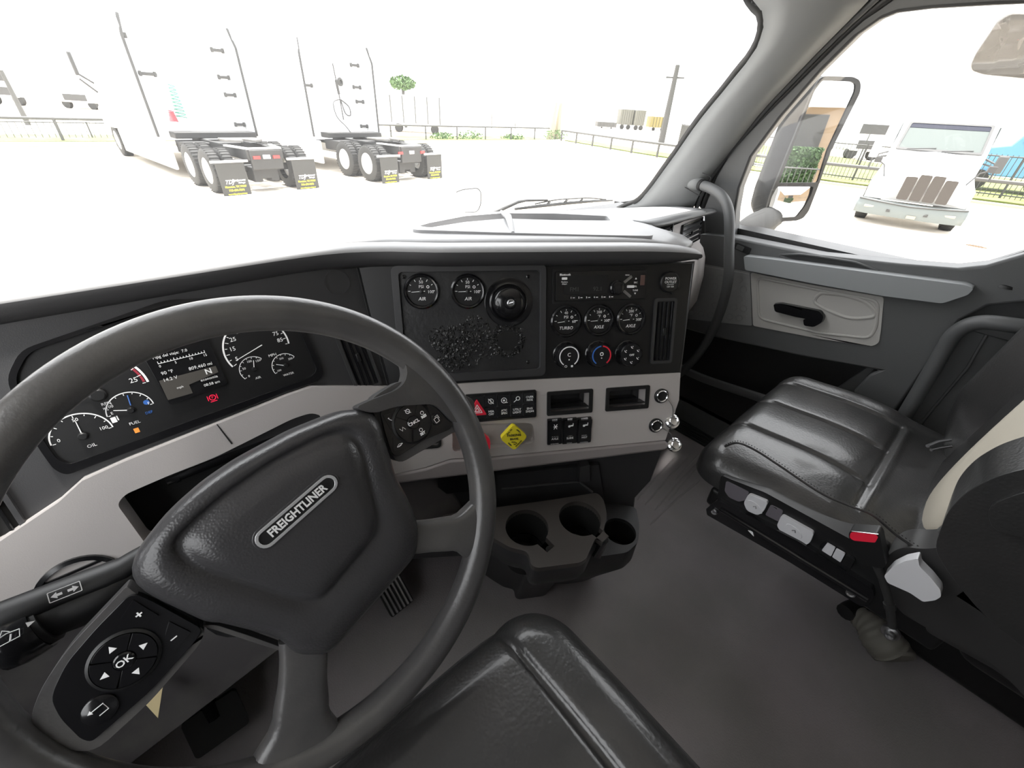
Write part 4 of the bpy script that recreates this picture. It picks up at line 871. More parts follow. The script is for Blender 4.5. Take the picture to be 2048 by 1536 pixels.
# right key pad
kp = sp([(762, 822), (800, 812), (862, 806), (888, 818), (908, 846), (903, 858), (850, 880), (795, 915), (784, 905), (770, 860)], 0.006)
mb = MB(); mb.plate(SW, rpoly(kp, 0.004), -0.004, 0.004); padR = part('key_pad', mb, 'gloss', wheel, bevel=0.0015)
rotR = rd(16)
def ringpad(px, py, r, labels, centre, parent, rot, w=0.004, csz=0.30):
    u, v = SW.uv(px, py, w); g = SW.at(u, v, w, rot)
    m0 = MB(); m0.lathe(g, [(r * 1.12, 0), (r * 1.12, 0.0012), (r * 1.02, 0.0022), (r * 1.0, 0.001)], 48); part('key_ring', m0, 'black', parent)
    for k, (a, fn) in enumerate(labels):
        m1 = MB(); n_ = 10; a0, a1 = a - (180 / len(labels)) + 2, a + (180 / len(labels)) - 2; ri_, ro_ = r * .36, r * .985
        poly = [(ri_ * math.cos(rd(q)), ri_ * math.sin(rd(q))) for q in lin(a0, a1, n_)] + [(ro_ * math.cos(rd(q)), ro_ * math.sin(rd(q))) for q in lin(a1, a0, n_)]
        m1.plate(g, poly, 0, 0.0026); h = g.at(r * .66 * math.cos(rd(a)), r * .66 * math.sin(rd(a)), 0.0028); fn(m1, h, rd(a))
        part('ring_key', m1, ['gloss', 'white'], parent, bevel=0.0004)
    m1 = MB(); m1.lathe(g, [(r * .33, 0), (r * .33, 0.0032), (r * .28, 0.0040), (0, 0.0040)], 28); m1.text(g.at(0, 0, 0.0041), centre, r * csz, 1, bold=0.0001); part('centre_key', m1, ['gloss', 'white'], parent)
    return g
rR = dist(*sp([(825, 805), (822, 884)], 0.005)) / 2 * 0.98; rL = dist(*sp([(175, 1330), (322, 1305)], 0.006)) / 2 * 0.93
def tx(s, z, dy=0): return lambda m, h, a: m.text(h.at(0, dy), s, z, 1, bold=0.0001)
def can(m, h, a): m.lathe(h, [(0.0028, 0), (0.0021, 0)], 12, mi=1); m.tube([h.P(-0.003, 0.003), h.P(0.003, -0.003)], 0.0004, 5, 1)
def wav(m, h, a): m.tube([h.P(-0.003, 0.002), h.P(-0.001, -0.002), h.P(0.001, 0.002), h.P(0.003, -0.002)], 0.0004, 5, 1)
def res(m, h, a): m.lathe(h.at(0, 0.002), [(0.0022, 0), (0.0016, 0)], 12, mi=1); m.text(h.at(0, -0.0026), 'RES', 0.0042, 1, bold=.0002)
def sett(m, h, a): m.lathe(h.at(0, 0.002), [(0.0022, 0), (0.0016, 0)], 12, mi=1); m.text(h.at(0, -0.0026), 'SET', 0.0042, 1, bold=.0002)
ringpad(825, 845, rR, [(90, can), (10, res), (-75, sett), (180, wav)], 'CNCL', padR, rd(8), csz=.24)
u, v = SW.uv(873, 838, 0.005); g = SW.at(u, v, 0.004, rotR); mb = MB(); mb.lathe(g, [(0.0070, 0), (0.0070, 0.0012), (0.0062, 0.0018), (0, 0.0016)], 28)
mb.tube([g.P(*p, 0.002) for p in rrect(-0.0008, -0.0008, 0.0050, 0.0056, 0.0003, 1)], 0.0003, 4, 1, closed=True); mb.tube([g.P(-0.001, 0.0036, 0.002), g.P(0.0032, 0.0036, 0.002), g.P(0.0032, -0.001, 0.002)], 0.0003, 4, 1); part('page_key', mb, ['gloss', 'white'], padR)
for q, s, nm_ in (([(766, 830), (800, 818), (790, 838), (782, 860)], 1, ''), ([(788, 905), (786, 875), (800, 885), (822, 893)], 2, '')):
    mb = MB(); pts = rpoly(sp(q, 0.005), 0.0008); mb.plate(SW, pts, 0.003, 0.0048); c = (sum(p[0] for p in pts) / len(pts), sum(p[1] for p in pts) / len(pts)); h = SW.at(c[0], c[1], 0.0050, rd(16))
    if s == 1: mb.tube(spline([h.P(-0.0035, 0.003, 0), h.P(-0.0028, -0.0002, 0), h.P(0, -0.003, 0)], 4), [0.0007, 0.0007] + [0.0003] * 5 + [0.0007, 0.0007], 6, 1)
    else: mb.tube(spline([h.P(-0.0035, -0.001, 0), h.P(0, 0.001, 0), h.P(0.0035, -0.001, 0)], 4), [0.0007, 0.0007] + [0.0003] * 5 + [0.0007, 0.0007], 6, 1); mb.box((0, -0.0012, 0), (0.004, 0.0012, 0.0003), 1, fr=h)
    part('phone_key', mb, ['gloss', 'white'], padR, bevel=0.0003)
# left key pad
kp = sp([(262, 1187), (300, 1202), (405, 1260), (390, 1285), (300, 1385), (182, 1488), (160, 1482), (118, 1440), (98, 1398), (130, 1330), (190, 1260)], 0.007)
mb = MB(); mb.plate(SW, rpoly(kp, 0.007), -0.004, 0.005); padL = part('key_pad', mb, 'gloss', wheel, bevel=0.0018)
arrow = lambda m, h, a: m.plate(h.at(0, 0, 0, a), [(0.0032, 0), (-0.0016, 0.0026), (-0.0016, -0.0026)], 0, 0.0002, mi=1)
ringpad(250, 1318, rL, [(90, arrow), (0, arrow), (-90, arrow), (180, arrow)], 'OK', padL, rd(14), w=0.005, csz=.36)
u, v = SW.uv(200, 1420, 0.006); g = SW.at(u, v, 0.005, rd(14)); mb = MB(); mb.lathe(g, [(0.0105, 0), (0.0105, 0.0012), (0.0095, 0.0018), (0, 0.0014)], 32)
mb.tube([g.P(*p, 0.002) for p in ((-0.002, -0.003), (0.004, -0.003), (0.004, 0.003), (-0.004, 0.003))], 0.0004, 5, 1); mb.plate(g, [(-0.006, 0.003), (-0.0035, 0.0048), (-0.0035, 0.0012)], 0.0018, 0.0020, mi=1); part('back_key', mb, ['gloss', 'white'], padL)
for q, s in (([(240, 1240), (266, 1200), (318, 1232), (290, 1245)], '+'), ([(330, 1270), (338, 1243), (382, 1265), (345, 1308), (340, 1290)], '–')):
    pts = rpoly(sp(q, 0.006), 0.0008); mb = MB(); mb.plate(SW, pts, 0.004, 0.0062); c = (sum(p[0] for p in pts) / len(pts), sum(p[1] for p in pts) / len(pts)); mb.text(SW.at(c[0], c[1], 0.0064, rd(14)), s, 0.0085, 1, bold=.0002); part('volume_key', mb, ['gloss', 'white'], padL, bevel=0.0003)
# ---- steering column and stalks
a, b = SW.P(-0.005, -0.01, -0.035), V((0.0, 0.60, 0.575))
colt = thing('steering_column', 'dark grey plastic shroud between the steering wheel and the dash', 'steering column', V((0, 0.45, 0.5)))
N_ = (a - b).normalized(); fr = Frame(a, (1, 0, 0), N_)
mb = MB(); mb.loft([[fr.P(x, y, -t) for x, y in rrect(-0.012, -0.022, w_, h_, 0.04, 6)] for t, w_, h_ in ((0, 0.13, 0.10), (0.02, 0.155, 0.12), (0.10, 0.16, 0.13), (0.28, 0.14, 0.12))], closed=True, cap=True); part('shroud', mb, 'dash', colt, smooth=70)
mb = MB(); mb.tube([V((0.0, 0.60, 0.60)), V((0.0, 0.80, 0.10))], 0.04, 16); part('lower_shaft', mb, 'black', colt, smooth=70)
wS = -0.055
def ss(pts, w=wS): return [SW.P(*SW.uv(x, y, w), w) for x, y in pts]
mb = MB(); pts = resample(ss([(330, 1080), (240, 1140), (120, 1185), (0, 1232), (-60, 1256)]), 12); t = thing('turn_signal_stalk', 'upper black stalk left of the wheel with a white double arrow mark', 'stalk', pts[0])
mb.tube(pts, [0.007, 0.009, 0.0105, 0.0115] + [0.0125] * 8, 16, flat=0.7); part('lever', mb, 'black', t, smooth=70)
d = (pts[3] - pts[8]).normalized(); p = SW.P(*SW.uv(133, 1180, wS + .009), wS + .0135); toward = (CAM - p).normalized(); g = Frame(p, d, toward); mb = MB()
mb.plate(g, rrect(0, 0, 0.019, 0.0085, 0.0005, 1), -0.001, 0.0002, holes=[rrect(0, 0, 0.0178, 0.0073, 0.0003, 1)])
for s in (1, -1): mb.plate(g.at(s * 0.0045, 0, 0, 0 if s > 0 else PI), [(0.0035, 0), (0, 0.0026), (0, 0.001), (-0.003, 0.001), (-0.003, -0.001), (0, -0.001), (0, -0.0026)], -0.001, 0.0002)
part('arrow_symbol', mb, 'white', t)
wT = -0.062
A_ = ss([(300, 1130), (200, 1190), (100, 1232), (92, 1236)], wT); t = thing('wiper_stalk', 'lower black stalk with a thick ribbed end and a white wiper symbol', 'stalk', A_[0])
mb = MB(); q = resample(A_, 10); mb.tube(q, [0.012, 0.013, 0.0155, 0.0175, 0.0185, 0.019, 0.019, 0.019, 0.018, 0.018], 18); part('lever', mb, 'black', t, smooth=70)
mb = MB(); q = ss([(98, 1234), (82, 1243)], wT); mb.tube(q, 0.021, 20); part('ring', mb, 'rubber', t, smooth=40)
mb = MB(); q = ss([(86, 1242), (60, 1256), (30, 1272), (0, 1287), (-14, 1294)], wT); mb.tube(q, [0.0225, 0.0235, 0.024, 0.0225, 0.017], 24); part('end_knob', mb, 'gloss', t, smooth=50)
d = (q[0] - q[3]).normalized(); p = SW.P(*SW.uv(26, 1268, wT + .02), wT + .0285); g = Frame(p, d, (CAM - p).normalized()); mb = MB()
mb.tube([g.P(-0.0065, 0.003), g.P(0, 0.0042), g.P(0.0065, 0.003), g.P(0.005, -0.0022), g.P(-0.005, -0.0022)], 0.0004, 5, closed=True); mb.tube([g.P(0, -0.0022), g.P(0.002, 0.0025)], 0.0005, 5); mb.tube([g.P(-0.003, 0.0045), g.P(-0.001, 0.0075), g.P(0.002, 0.0045)], 0.0003, 5); mb.plate(g.at(0.012, 0.003), [(0.0030, 0), (-0.0016, 0.002), (-0.0016, -0.002)], 0, 0.0003); part('wiper_symbol', mb, 'white', t)
# ================================================================ cup holder tray
ct = thing('cup_holder_console', 'glossy dark tray with three round cup wells below the grey panel', 'cup holder', V((0.45, 0.4, 0)))
ZT = 0.42
tr_px = [(880, 1030), (990, 1015), (1100, 1000), (1195, 985), (1208, 1000), (1214, 1030), (1207, 1062), (1190, 1078), (1172, 1118), (1160, 1125), (1075, 1136), (1062, 1130), (1056, 1103), (1020, 1095), (985, 1075), (930, 1040)]
tr = [tuple(onz(*q, ZT).xy) for q in tr_px]
def hole(px, py, r, dirpx=None, hw=0.012):
    c = onz(px, py, ZT); return c
c1, c2 = onz(1054, 1054, ZT), onz(1160, 1036, ZT)
fwd = V((CP.N.x, CP.N.y, 0)).normalized()          # towards the driver
def well(c, r, sgn):
    o = []; d = math.atan2(fwd.y, fwd.x) + sgn
    for k in range(40):
        a = d + rd(16) + (2 * PI - 2 * rd(16)) * k / 39; o.append((c.x + r * math.cos(a), c.y + r * math.sin(a)))
    e = V((math.cos(d), math.sin(d))); s = V((-e.y, e.x)); o.append(tuple(c.xy + e * (r + 0.022) - s * r * 0.24)); o.append(tuple(c.xy + e * (r + 0.022) + s * r * 0.24)); return o
r1 = 0.042
mb = MB(); mb.plate(XY(0), rpoly(tr, 0.010), ZT - 0.014, ZT, holes=[well(c1, r1, 0.55), well(c2, r1, 0.55)]); tray = part('tray', mb, mat('satin tray plastic', (0.05, 0.045, 0.042), 0.3, coat=0.2), ct, bevel=0.0025, bseg=3)
for c in (c1, c2):
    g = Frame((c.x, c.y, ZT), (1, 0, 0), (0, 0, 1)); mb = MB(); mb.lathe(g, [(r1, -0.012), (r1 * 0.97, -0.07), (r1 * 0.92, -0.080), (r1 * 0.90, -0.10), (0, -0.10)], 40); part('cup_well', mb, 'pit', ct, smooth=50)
    mb = MB(); mb.lathe(g, [(r1 * .93, -0.070), (r1 * .90, -0.072), (r1 * .93, -0.074)], 32); part('well_ring', mb, 'gloss', ct)
    mb = MB(); d = math.atan2(fwd.y, fwd.x) + 0.55; e = V((math.cos(d), math.sin(d), 0)); mb.tube([V((c.x, c.y, ZT - 0.06)) + e * (r1 + 0.012), V((c.x, c.y, ZT - 0.004)) + e * (r1 + 0.020)], [0.010, 0.008], 12); part('finger_notch', mb, 'gloss', ct, smooth=70)
def lowerp(q, z): return [onz(x, y, z) for x, y in q]
body_top = [V((x, y, ZT - 0.012)) for x, y in rpoly(tr, 0.01)]
cxy = sum(body_top, V()) / len(body_top)
mb = MB(); mb.loft([body_top, [p.lerp(V((cxy.x, cxy.y, p.z)), -0.02) - V((0, 0, 0.03)) for p in body_top], [p.lerp(V((cxy.x, cxy.y, p.z)), 0.02) - V((0, 0, 0.07)) + V((0.01, 0.01, 0)) for p in body_top], [p.lerp(V((cxy.x, cxy.y, p.z)), 0.12) - V((0, 0, 0.16)) + V((0.05, 0.06, 0)) for p in body_top], [V((p.x, p.y, 0.0)).lerp(V((cxy.x, cxy.y, 0)), 0.15) + V((0.10, 0.13, 0)) for p in body_top]], closed=True)
part('tray_body', mb, 'dash', ct, smooth=60)
Z3 = 0.305; c3 = onz(1240, 1062, Z3); r3 = 0.036
p3 = [tuple(onz(*q, Z3).xy) for q in [(1185, 1000), (1272, 1014), (1279, 1050), (1276, 1085), (1255, 1105), (1200, 1113), (1150, 1110), (1130, 1040)]]
mb = MB(); mb.plate(XY(0), rpoly(p3, 0.012), Z3 - 0.012, Z3, holes=[circ(c3.x, c3.y, r3, 40)]); part('small_tray', mb, 'dash', ct, bevel=0.003)
mb = MB(); mb.lathe(Frame((c3.x, c3.y, Z3), (1, 0, 0), (0, 0, 1)), [(r3, -0.01), (r3 * .94, -0.08), (r3 * .8, -0.082), (0, -0.082)], 36); part('cup_well', mb, 'pit', ct, smooth=50)
t3 = [V((x, y, Z3 - 0.011)) for x, y in rpoly(p3, 0.012)]; c_ = sum(t3, V()) / len(t3)
mb = MB(); mb.loft([t3, [p - V((0, 0, 0.05)) for p in t3], [V((p.x, p.y, 0.12)).lerp(V((c_.x, c_.y, 0.12)), 0.15) + V((0.02, 0.05, 0)) for p in t3], [V((p.x, p.y, 0)).lerp(V((c_.x, c_.y, 0)), 0.15) + V((0.05, 0.10, 0)) for p in t3]], closed=True); part('small_tray_body', mb, 'dash', ct, smooth=60)
# shelf behind the wells: back wall, ledge, glossy corner
wl = -0.012
wl = 0.012; mb = MB(); mb.plate(LCF, LCF.uvs([(860, 965), (1000, 950), (1198, 930), (1208, 1000), (990, 1030), (880, 1043)], wl), 0.001, wl)
mb.plate(LCF, LCF.uvs([(1160, 935), (1180, 930), (1180, 962), (1158, 966)], 0.03), wl, 0.03)
part('shelf_wall', mb, 'dash', ct, bevel=0.004)
LP = lambda x, y, w: LCF.P(*LCF.uv(x, y, w), w)
mb = MB(); mb.tube([LP(1003, 978, .014), LP(1158, 963, .016), LP(1185, 985, .04)], 0.0028, 8); part('shelf_edge', mb, 'dash', ct)
mb = MB(); mb.tube([LP(868, 966, .014), LP(866, 998, .014), LP(900, 1028, .014)], 0.0025, 8); part('shelf_edge', mb, 'gloss', ct)
mb = MB(); mb.plate(LCF, rrect(*LCF.uv(935, 968, .02), 0.12, 0.045, 0.003), 0.01, 0.02); part('shelf_flap', mb, 'black', ct, bevel=0.002)
# ---- pedal
p = onz(790, 1188, 0.10); g = Frame(p, (1, 0.12, 0), (0, -0.75, 0.66)); t = thing('accelerator_pedal', 'dark ribbed pedal on the floor below the steering wheel', 'pedal', V((p.x, p.y, 0)))
mb = MB(); mb.plate(g, rrect(0, 0, 0.062, 0.085, 0.006), -0.010, 0.0); part('pedal_plate', mb, 'rubber', t, bevel=0.002)
mb = MB()
for k in range(6): mb.box((-0.025 + k * 0.010, 0, 0.003), (0.005, 0.078, 0.006), fr=g)
part('tread_rib', mb, 'steel', t, bevel=0.001)
mb = MB(); mb.tube([g.P(0, 0.01, -0.01), g.P(0, 0.08, -0.07)], 0.012, 10); part('pedal_arm', mb, 'black', t)
p = onz(420, 1420, 0.12); g = Frame(p, (1, 0.0, 0), (0, -0.8, 0.6)); t = thing('brake_pedal', 'dark pedal arm seen through the left opening of the steering wheel', 'pedal', V((p.x, p.y, 0)))
mb = MB(); mb.plate(g, rrect(0, -0.03, 0.09, 0.075, 0.008), -0.012, 0.0); part('pedal_plate', mb, 'rubber', t, bevel=0.003)
mb = MB(); mb.tube([g.P(0, -0.02, -0.01), g.P(0.0, 0.12, 0.0), g.P(-0.01, 0.30, 0.02)], 0.014, 10); part('pedal_arm', mb, 'gloss', t)
p = onz(295, 1398, 0.42); g = Frame(p, (0.75, -0.6, 0), (0, -0.6, 0.8)); mb = MB(); mb.plate(g, [(-0.020, 0.012), (0.012, 0.020), (0.018, -0.022)], 0, 0.0012); single('paper_tag', 'small pale yellow paper corner showing under the left key pad', 'tag', mb, mat('pale yellow card', (0.55, 0.45, 0.25), 0.7))
# ================================================================ grab handles
t = thing('grab_handle', 'curved grey grab handle bolted to the windshield pillar', 'grab handle', onx(1400, 370, 1.44))
mb = MB(); hp_ = [onx(1392, 366, 1.445), onx(1406, 371, 1.43), onx(1424, 378, 1.41), onx(1443, 392, 1.395), onx(1455, 414, 1.385), onx(1459, 445, 1.38), onx(1458, 500, 1.38), onx(1457, 550, 1.38), onx(1449, 595, 1.39), onx(1434, 640, 1.41), onx(1412, 685, 1.43), onx(1385, 722, 1.45), onx(1350, 755, 1.47), onx(1310, 780, 1.49)]
mb.tube(spline(hp_, 6), 0.0150, 20); part('bar', mb, 'door', t, smooth=180)
mb = MB(); mb.tube([hp_[0].lerp(hp_[1], .6), hp_[0].lerp(hp_[1], 1.05)], 0.0172, 20); part('collar', mb, 'pit', t)
q = [onx(x, y, 1.428) for x, y in ((1372, 340), (1388, 338), (1412, 349), (1424, 356), (1412, 372), (1400, 392), (1364, 371), (1361, 361))]
nrm = (q[2] - q[0]).cross(q[5] - q[0]).normalized(); nrm = nrm if nrm.x < 0 else -nrm; fm = Frame(q[0], q[2] - q[0], nrm); fm2 = Frame(q[0] , fm.A, nrm)
pp_ = [((p - q[0]).dot(fm.A), (p - q[0]).dot(fm.B)) for p in q]
mb = MB(); mb.tube([fm.P(a, b, 0) for a, b in rpoly(pp_, 0.008)], 0.0012, 6, closed=True); part('cover_outline', mb, 'pit', t)
mb = MB(); mb.tube([hp_[0].lerp(hp_[1], -1.2), hp_[0], hp_[0].lerp(hp_[1], .7)], [0.034, 0.024, 0.0175], 20); part('mount_cover', mb, 'pillar', t, smooth=180)
t = thing('grab_handle', 'thick dark grab handle behind the door, curving into a round end', 'grab handle', onx(1795, 860, 1.42))
hp_ = [onx(1745, 935, 1.40), onx(1790, 862, 1.40), onx(1840, 780, 1.40), onx(1885, 703, 1.40), onx(1905, 672, 1.395), onx(1930, 653, 1.39), onx(1962, 645, 1.385), onx(2000, 647, 1.38), onx(2055, 655, 1.38)]
mb = MB(); mb.tube(spline(hp_, 6), 0.0165, 20); part('bar', mb, 'door', t, smooth=180)
c = onx(2052, 655, 1.38); mb = MB(); mb.dome(Frame(c + V((0, -0.012, 0)), (1, 0, 0), (0, 1, 0)), circ(0, 0, 0.032, 28), [(1, -0.03), (1, 0.0), (0.9, 0.006), (0.6, 0.010)]); part('end_boss', mb, 'door', t, smooth=60)
# B pillar cladding
mb = MB(); mb.plate(DR, DR.uvs([(1640, 800), (1980, 560), (2060, 500), (2300, 450), (2400, 1300), (1700, 1200)], -0.01), -0.05, -0.01)
mb.tube([onx(1990, 640, 1.505), onx(1935, 735, 1.505), onx(1830, 860, 1.505)], 0.004, 6)
struct('wall_pillar_right', mb, 'door', bevel=0.004)
# ================================================================ seats
def sstep(a, b, x): x = min(max((x - a) / (b - a), 0), 1); return x * x * (3 - 2 * x)
def cushion(fr, hx, hy, r, depth, hfn, nx=56, ny=56, cr=0.06, mi=None):
    """closed pillow: u across, v along, top at w = hfn(u, v), rounded over the edges and down by depth"""
    mb = MB(); rings = []
    def co(t, h):                                  # t in [-1,1] -> position, edge drop parameter
        s = abs(t); lim = 0.78
        if s <= lim: return math.copysign((h - r) * s / lim, t), 0.0, 0
        q = (s - lim) / (1 - lim)
        if q < 0.6: a = q / 0.6 * PI / 2; return math.copysign(h - r + r * math.sin(a), t), r * (1 - math.cos(a)), 0
        return math.copysign(h, t), r + (depth - r) * (q - 0.6) / 0.4, 1
    vs = []
    for j in range(ny + 1):
        ty = -1 + 2 * j / ny; y, dy, _ = co(ty, hy)
        for i in range(nx + 1):
            tx_ = -1 + 2 * i / nx; x, dx, _ = co(tx_, hx)
            ax, ay = abs(x) - (hx - cr), abs(y) - (hy - cr); X, Y = x, y
            if ax > 0 and ay > 0:
                m_ = max(ax, ay); l = math.hypot(ax, ay); k = m_ / l if l > 0 else 1
                X = math.copysign(hx - cr + ax * k, x); Y = math.copysign(hy - cr + ay * k, y)
            d = max(dx, dy); hh = hfn(X, Y) * (1 - min(d / max(r, 1e-6), 1) * 0.6)
            vs.append(fr.P(X, Y, hh - d))
    fs = [(j * (nx + 1) + i, j * (nx + 1) + i + 1, (j + 1) * (nx + 1) + i + 1, (j + 1) * (nx + 1) + i) for j in range(ny) for i in range(nx)]
    mis = 0
    mb.add(vs, fs, mis); return mb
def groove(x, c, w, d): return -d * math.exp(-((x - c) / w) ** 2)
ps = thing('passenger_seat', 'black leather passenger seat with pleated cushion and beige insert in the backrest', 'seat', V((1.02, -0.1, 0)))
PS = Frame((1.015, -0.055, 0.515), (1, 0, 0), (0, 0, 1))
def h_ps(x, y):
    h = 0.0 - 0.05 * sstep(-0.05, -0.28, y) * 0
    wv = 0.018 * math.sin(sstep(-0.12, 0.28, y) * PI * 0.9)
    h += wv
    k = sstep(0.0, 0.05, y); xs_ = [-0.245, -0.10, 0.045, 0.18, 0.262]
    for c in (-0.10, 0.045, 0.18): h += groove(x, c, 0.0045, 0.0065 * k)
    for a_, b_ in zip(xs_, xs_[1:]):
        if a_ <= x <= b_: h += 0.0045 * k * abs(math.sin(PI * (x - a_) / (b_ - a_))) ** 0.8
    h += groove(y, 0.012, 0.005, 0.006) * sstep(0.20, 0.17, abs(x)) + 0.004 * math.exp(-((y - 0.0) / 0.008) ** 2) * sstep(0.20, 0.17, abs(x))
    h += 0.006 * sstep(0.19, 0.23, x) - 0.010 * sstep(-0.10, -0.25, x)
    return h
mb = cushion(PS, 0.262, 0.285, 0.045, 0.066, h_ps, 150, 130); part('seat_cushion', mb, 'leather', ps, smooth=180)
mb = MB()                                            # welt stitched round the side of the cushion
wl_ = [onx(x, y, 0.752) for x, y in ((1450, 893), (1475, 886), (1510, 900), (1560, 932), (1640, 985), (1700, 1012), (1745, 1030), (1790, 1068), (1830, 1095), (1860, 1110))]
sd_pts = resample(spline(wl_, 6), 130)
mb.tube(sd_pts, 0.0022, 6)
part('welt', mb, 'leather', ps)
mb = MB()
for k in range(0, 129, 2): mb.tube([sd_pts[k] + V((-0.001, 0, 0.006)), sd_pts[k].lerp(sd_pts[k + 1], .8) + V((-0.001, 0, 0.006))], 0.0009, 4)
part('stitching', mb, 'rubber', ps)
BK = Frame((1.03, -0.215, 0.47), (1, 0, 0), (0, 1, 0.10))          # v axis: up
BK = Frame((1.02, -0.172, 0.84), (-1, 0, 0), (0, 1, 0.10))
def h_bk(x, y):
    h = (0.062 * sstep(-0.13, -0.22, x) + 0.008 * sstep(0.19, 0.23, x)) * sstep(0.40, 0.2, abs(y)) + 0.015 * math.cos(x * 6) 
    h += groove(x, -0.135, 0.006, 0.006) + groove(x, 0.20, 0.006, 0.006); return h
mb = cushion(BK, 0.275, 0.40, 0.05, 0.14, h_bk, 70, 90, cr=0.09)
o = part('backrest', mb, 'leather', ps, smooth=180)
mb = MB(); ins_ = [(0.115 + 0.125 * math.copysign(abs(math.cos(a)) ** 0.7, math.cos(a)), -0.03 + 0.29 * math.copysign(abs(math.sin(a)) ** 0.7, math.sin(a))) for a in [2 * PI * k / 48 for k in range(48)]]
gr = []
for k in (1.0, 0.97, 0.8, 0.6, 0.4, 0.2): gr.append([BK.P(0.115 + (x - 0.115) * k, -0.03 + (y + 0.03) * k, h_bk(0.115 + (x - 0.115) * k, -0.03 + (y + .03) * k) + (0.004 if k < 1 else -0.004)) for x, y in ins_])
mb.loft(gr, closed=True); mb.add(gr[-1], [tuple(range(48))]); part('backrest_insert', mb, mat('beige fabric', (0.50, 0.46, 0.38), 0.85, bump=('noise', 600, 0.4)), ps, smooth=180, label='light beige backrest insert')
SS = Frame((0.77, 0, 0), (0, -1, 0), (-1, 0, 0))
def sx_(pts, x): f_ = Frame((x, 0, 0), (0, -1, 0), (-1, 0, 0)); return f_, f_.uvs(pts)
def slab(name, pts, x0, x1, material, parent, rad_=0.006, bevel=0.003, label=None, bseg=2):
    f_, p_ = sx_(pts, x0); mb = MB(); mb.plate(f_, rpoly(p_, rad_), -(x1 - x0), 0.0); return part(name, mb, material, parent, bevel=bevel, label=label, bseg=bseg, smooth=50)
slab('armrest', [(1868, 1100), (1880, 1060), (1896, 1022), (1930, 985), (1985, 955), (2048, 937), (2140, 922), (2200, 1400), (2050, 1300), (1960, 1225), (1900, 1150)], 0.70, 0.80, 'leather', ps, 0.03, 0.022, bseg=5)
slab('armrest_pad', [(1975, 1028), (1985, 1008), (2040, 985), (2120, 975), (2120, 1090), (2040, 1075), (1985, 1060)], 0.692, 0.72, 'leather', ps, 0.02, 0.010, bseg=4)
f_, p_ = sx_([(1905, 1015), (1935, 990), (1985, 963), (2048, 947), (2110, 938)], 0.712); mb = MB(); q = resample(spline([f_.P(a, b, 0.0) for a, b in p_], 6), 60)
for k in range(0, 58, 2): mb.tube([q[k] + V((-0.004, 0, 0)), q[k].lerp(q[k + 1], .7) + V((-0.004, 0, 0))], 0.0011, 4)
part('stitching', mb, 'rubber', ps)
slab('side_shroud', [(1768, 1118), (1790, 1100), (1812, 1094), (1845, 1098), (1885, 1095), (1905, 1100), (1960, 1130), (2060, 1185), (2200, 1260), (2150, 1500), (1990, 1330), (1860, 1260), (1800, 1225), (1770, 1170)], 0.745, 0.80, mat('dark seat shroud', (0.035, 0.034, 0.034), 0.4), ps, 0.012, 0.008, bseg=3)
slab('recline_lever', [(1768, 1152), (1785, 1134), (1810, 1122), (1836, 1117), (1839, 1133), (1862, 1156), (1881, 1180), (1882, 1194), (1870, 1201), (1846, 1204), (1820, 1186), (1775, 1166)], 0.70, 0.718, mat('pale grey plastic', (0.60, 0.60, 0.62), 0.45), ps, 0.003, 0.003, label='pale grey recline lever', bseg=3)
slab('rear_shroud', [(1870, 1080), (2100, 1160), (2200, 1300), (2150, 1460), (1990, 1340), (1850, 1262)], 0.79, 0.84, mat('dark seat shroud', (0.035, 0.034, 0.034), 0.4), ps, 0.01, 0.004)
# control panel on the seat side
slab('control_panel', [(1442, 950), (1460, 958), (1530, 985), (1700, 1078), (1765, 1118), (1790, 1230), (1730, 1190), (1600, 1118), (1490, 1050), (1432, 1012)], 0.748, 0.80, 'black', ps, 0.006, 0.004)
prp = mat('mauve grey plastic', (0.12, 0.11, 0.125), 0.5)
slab('panel_patch', [(1452, 962), (1498, 985), (1492, 1000), (1478, 1004), (1458, 995), (1449, 982)], 0.7455, 0.76, prp, ps, 0.004, 0.001)
slab('panel_patch', [(1541, 1010), (1566, 1022), (1558, 1044), (1530, 1030)], 0.7455, 0.76, prp, ps, 0.004, 0.001)
lg = mat('light grey key plastic', (0.58, 0.58, 0.60), 0.4)
for nm_, P_, c in (('seat_key', [(1497, 988), (1536, 1004), (1528, 1022), (1516, 1031), (1494, 1022), (1487, 1006)], (1510, 1014)), ('seat_key', [(1563, 1030), (1628, 1066), (1620, 1086), (1606, 1092), (1570, 1074), (1553, 1052)], (1588, 1062))):
    o = slab(nm_, P_, 0.741, 0.76, lg, ps, 0.006, 0.002)
    f_ = Frame((0.741, 0, 0), (0, -1, 0), (-1, 0, 0)); u, v = f_.uv(*c); mb = MB(); mb.lathe(f_.at(u, v, 0.0, rd(-20)), [(0.016, 0.0), (0.015, 0.0012), (0, 0.0005)], 24, sx=1.0, sy=0.55); mb.tube([f_.P(u - 0.003, v, 0.002), f_.P(u + 0.001, v + 0.004, 0.002), f_.P(u + 0.003, v - 0.001, 0.002)], 0.0006, 4, 1); part('key_dish', mb, [lg, 'dash'], o)
slab('key_frame', [(1640, 1090), (1652, 1082), (1712, 1118), (1700, 1140), (1688, 1138), (1637, 1104)], 0.7455, 0.76, 'gloss', ps, 0.003, 0.001)
for P_ in ([(1654, 1087), (1670, 1096), (1662, 1113), (1643, 1101)], [(1672, 1098), (1690, 1108), (1681, 1125), (1664, 1114)]): slab('rocker_key', P_, 0.742, 0.755, lg, ps, 0.002, 0.001)
slab('rocker_key', [(1692, 1110), (1710, 1121), (1700, 1137), (1683, 1127)], 0.743, 0.755, 'black', ps, 0.002, 0.001, label='blank black key')
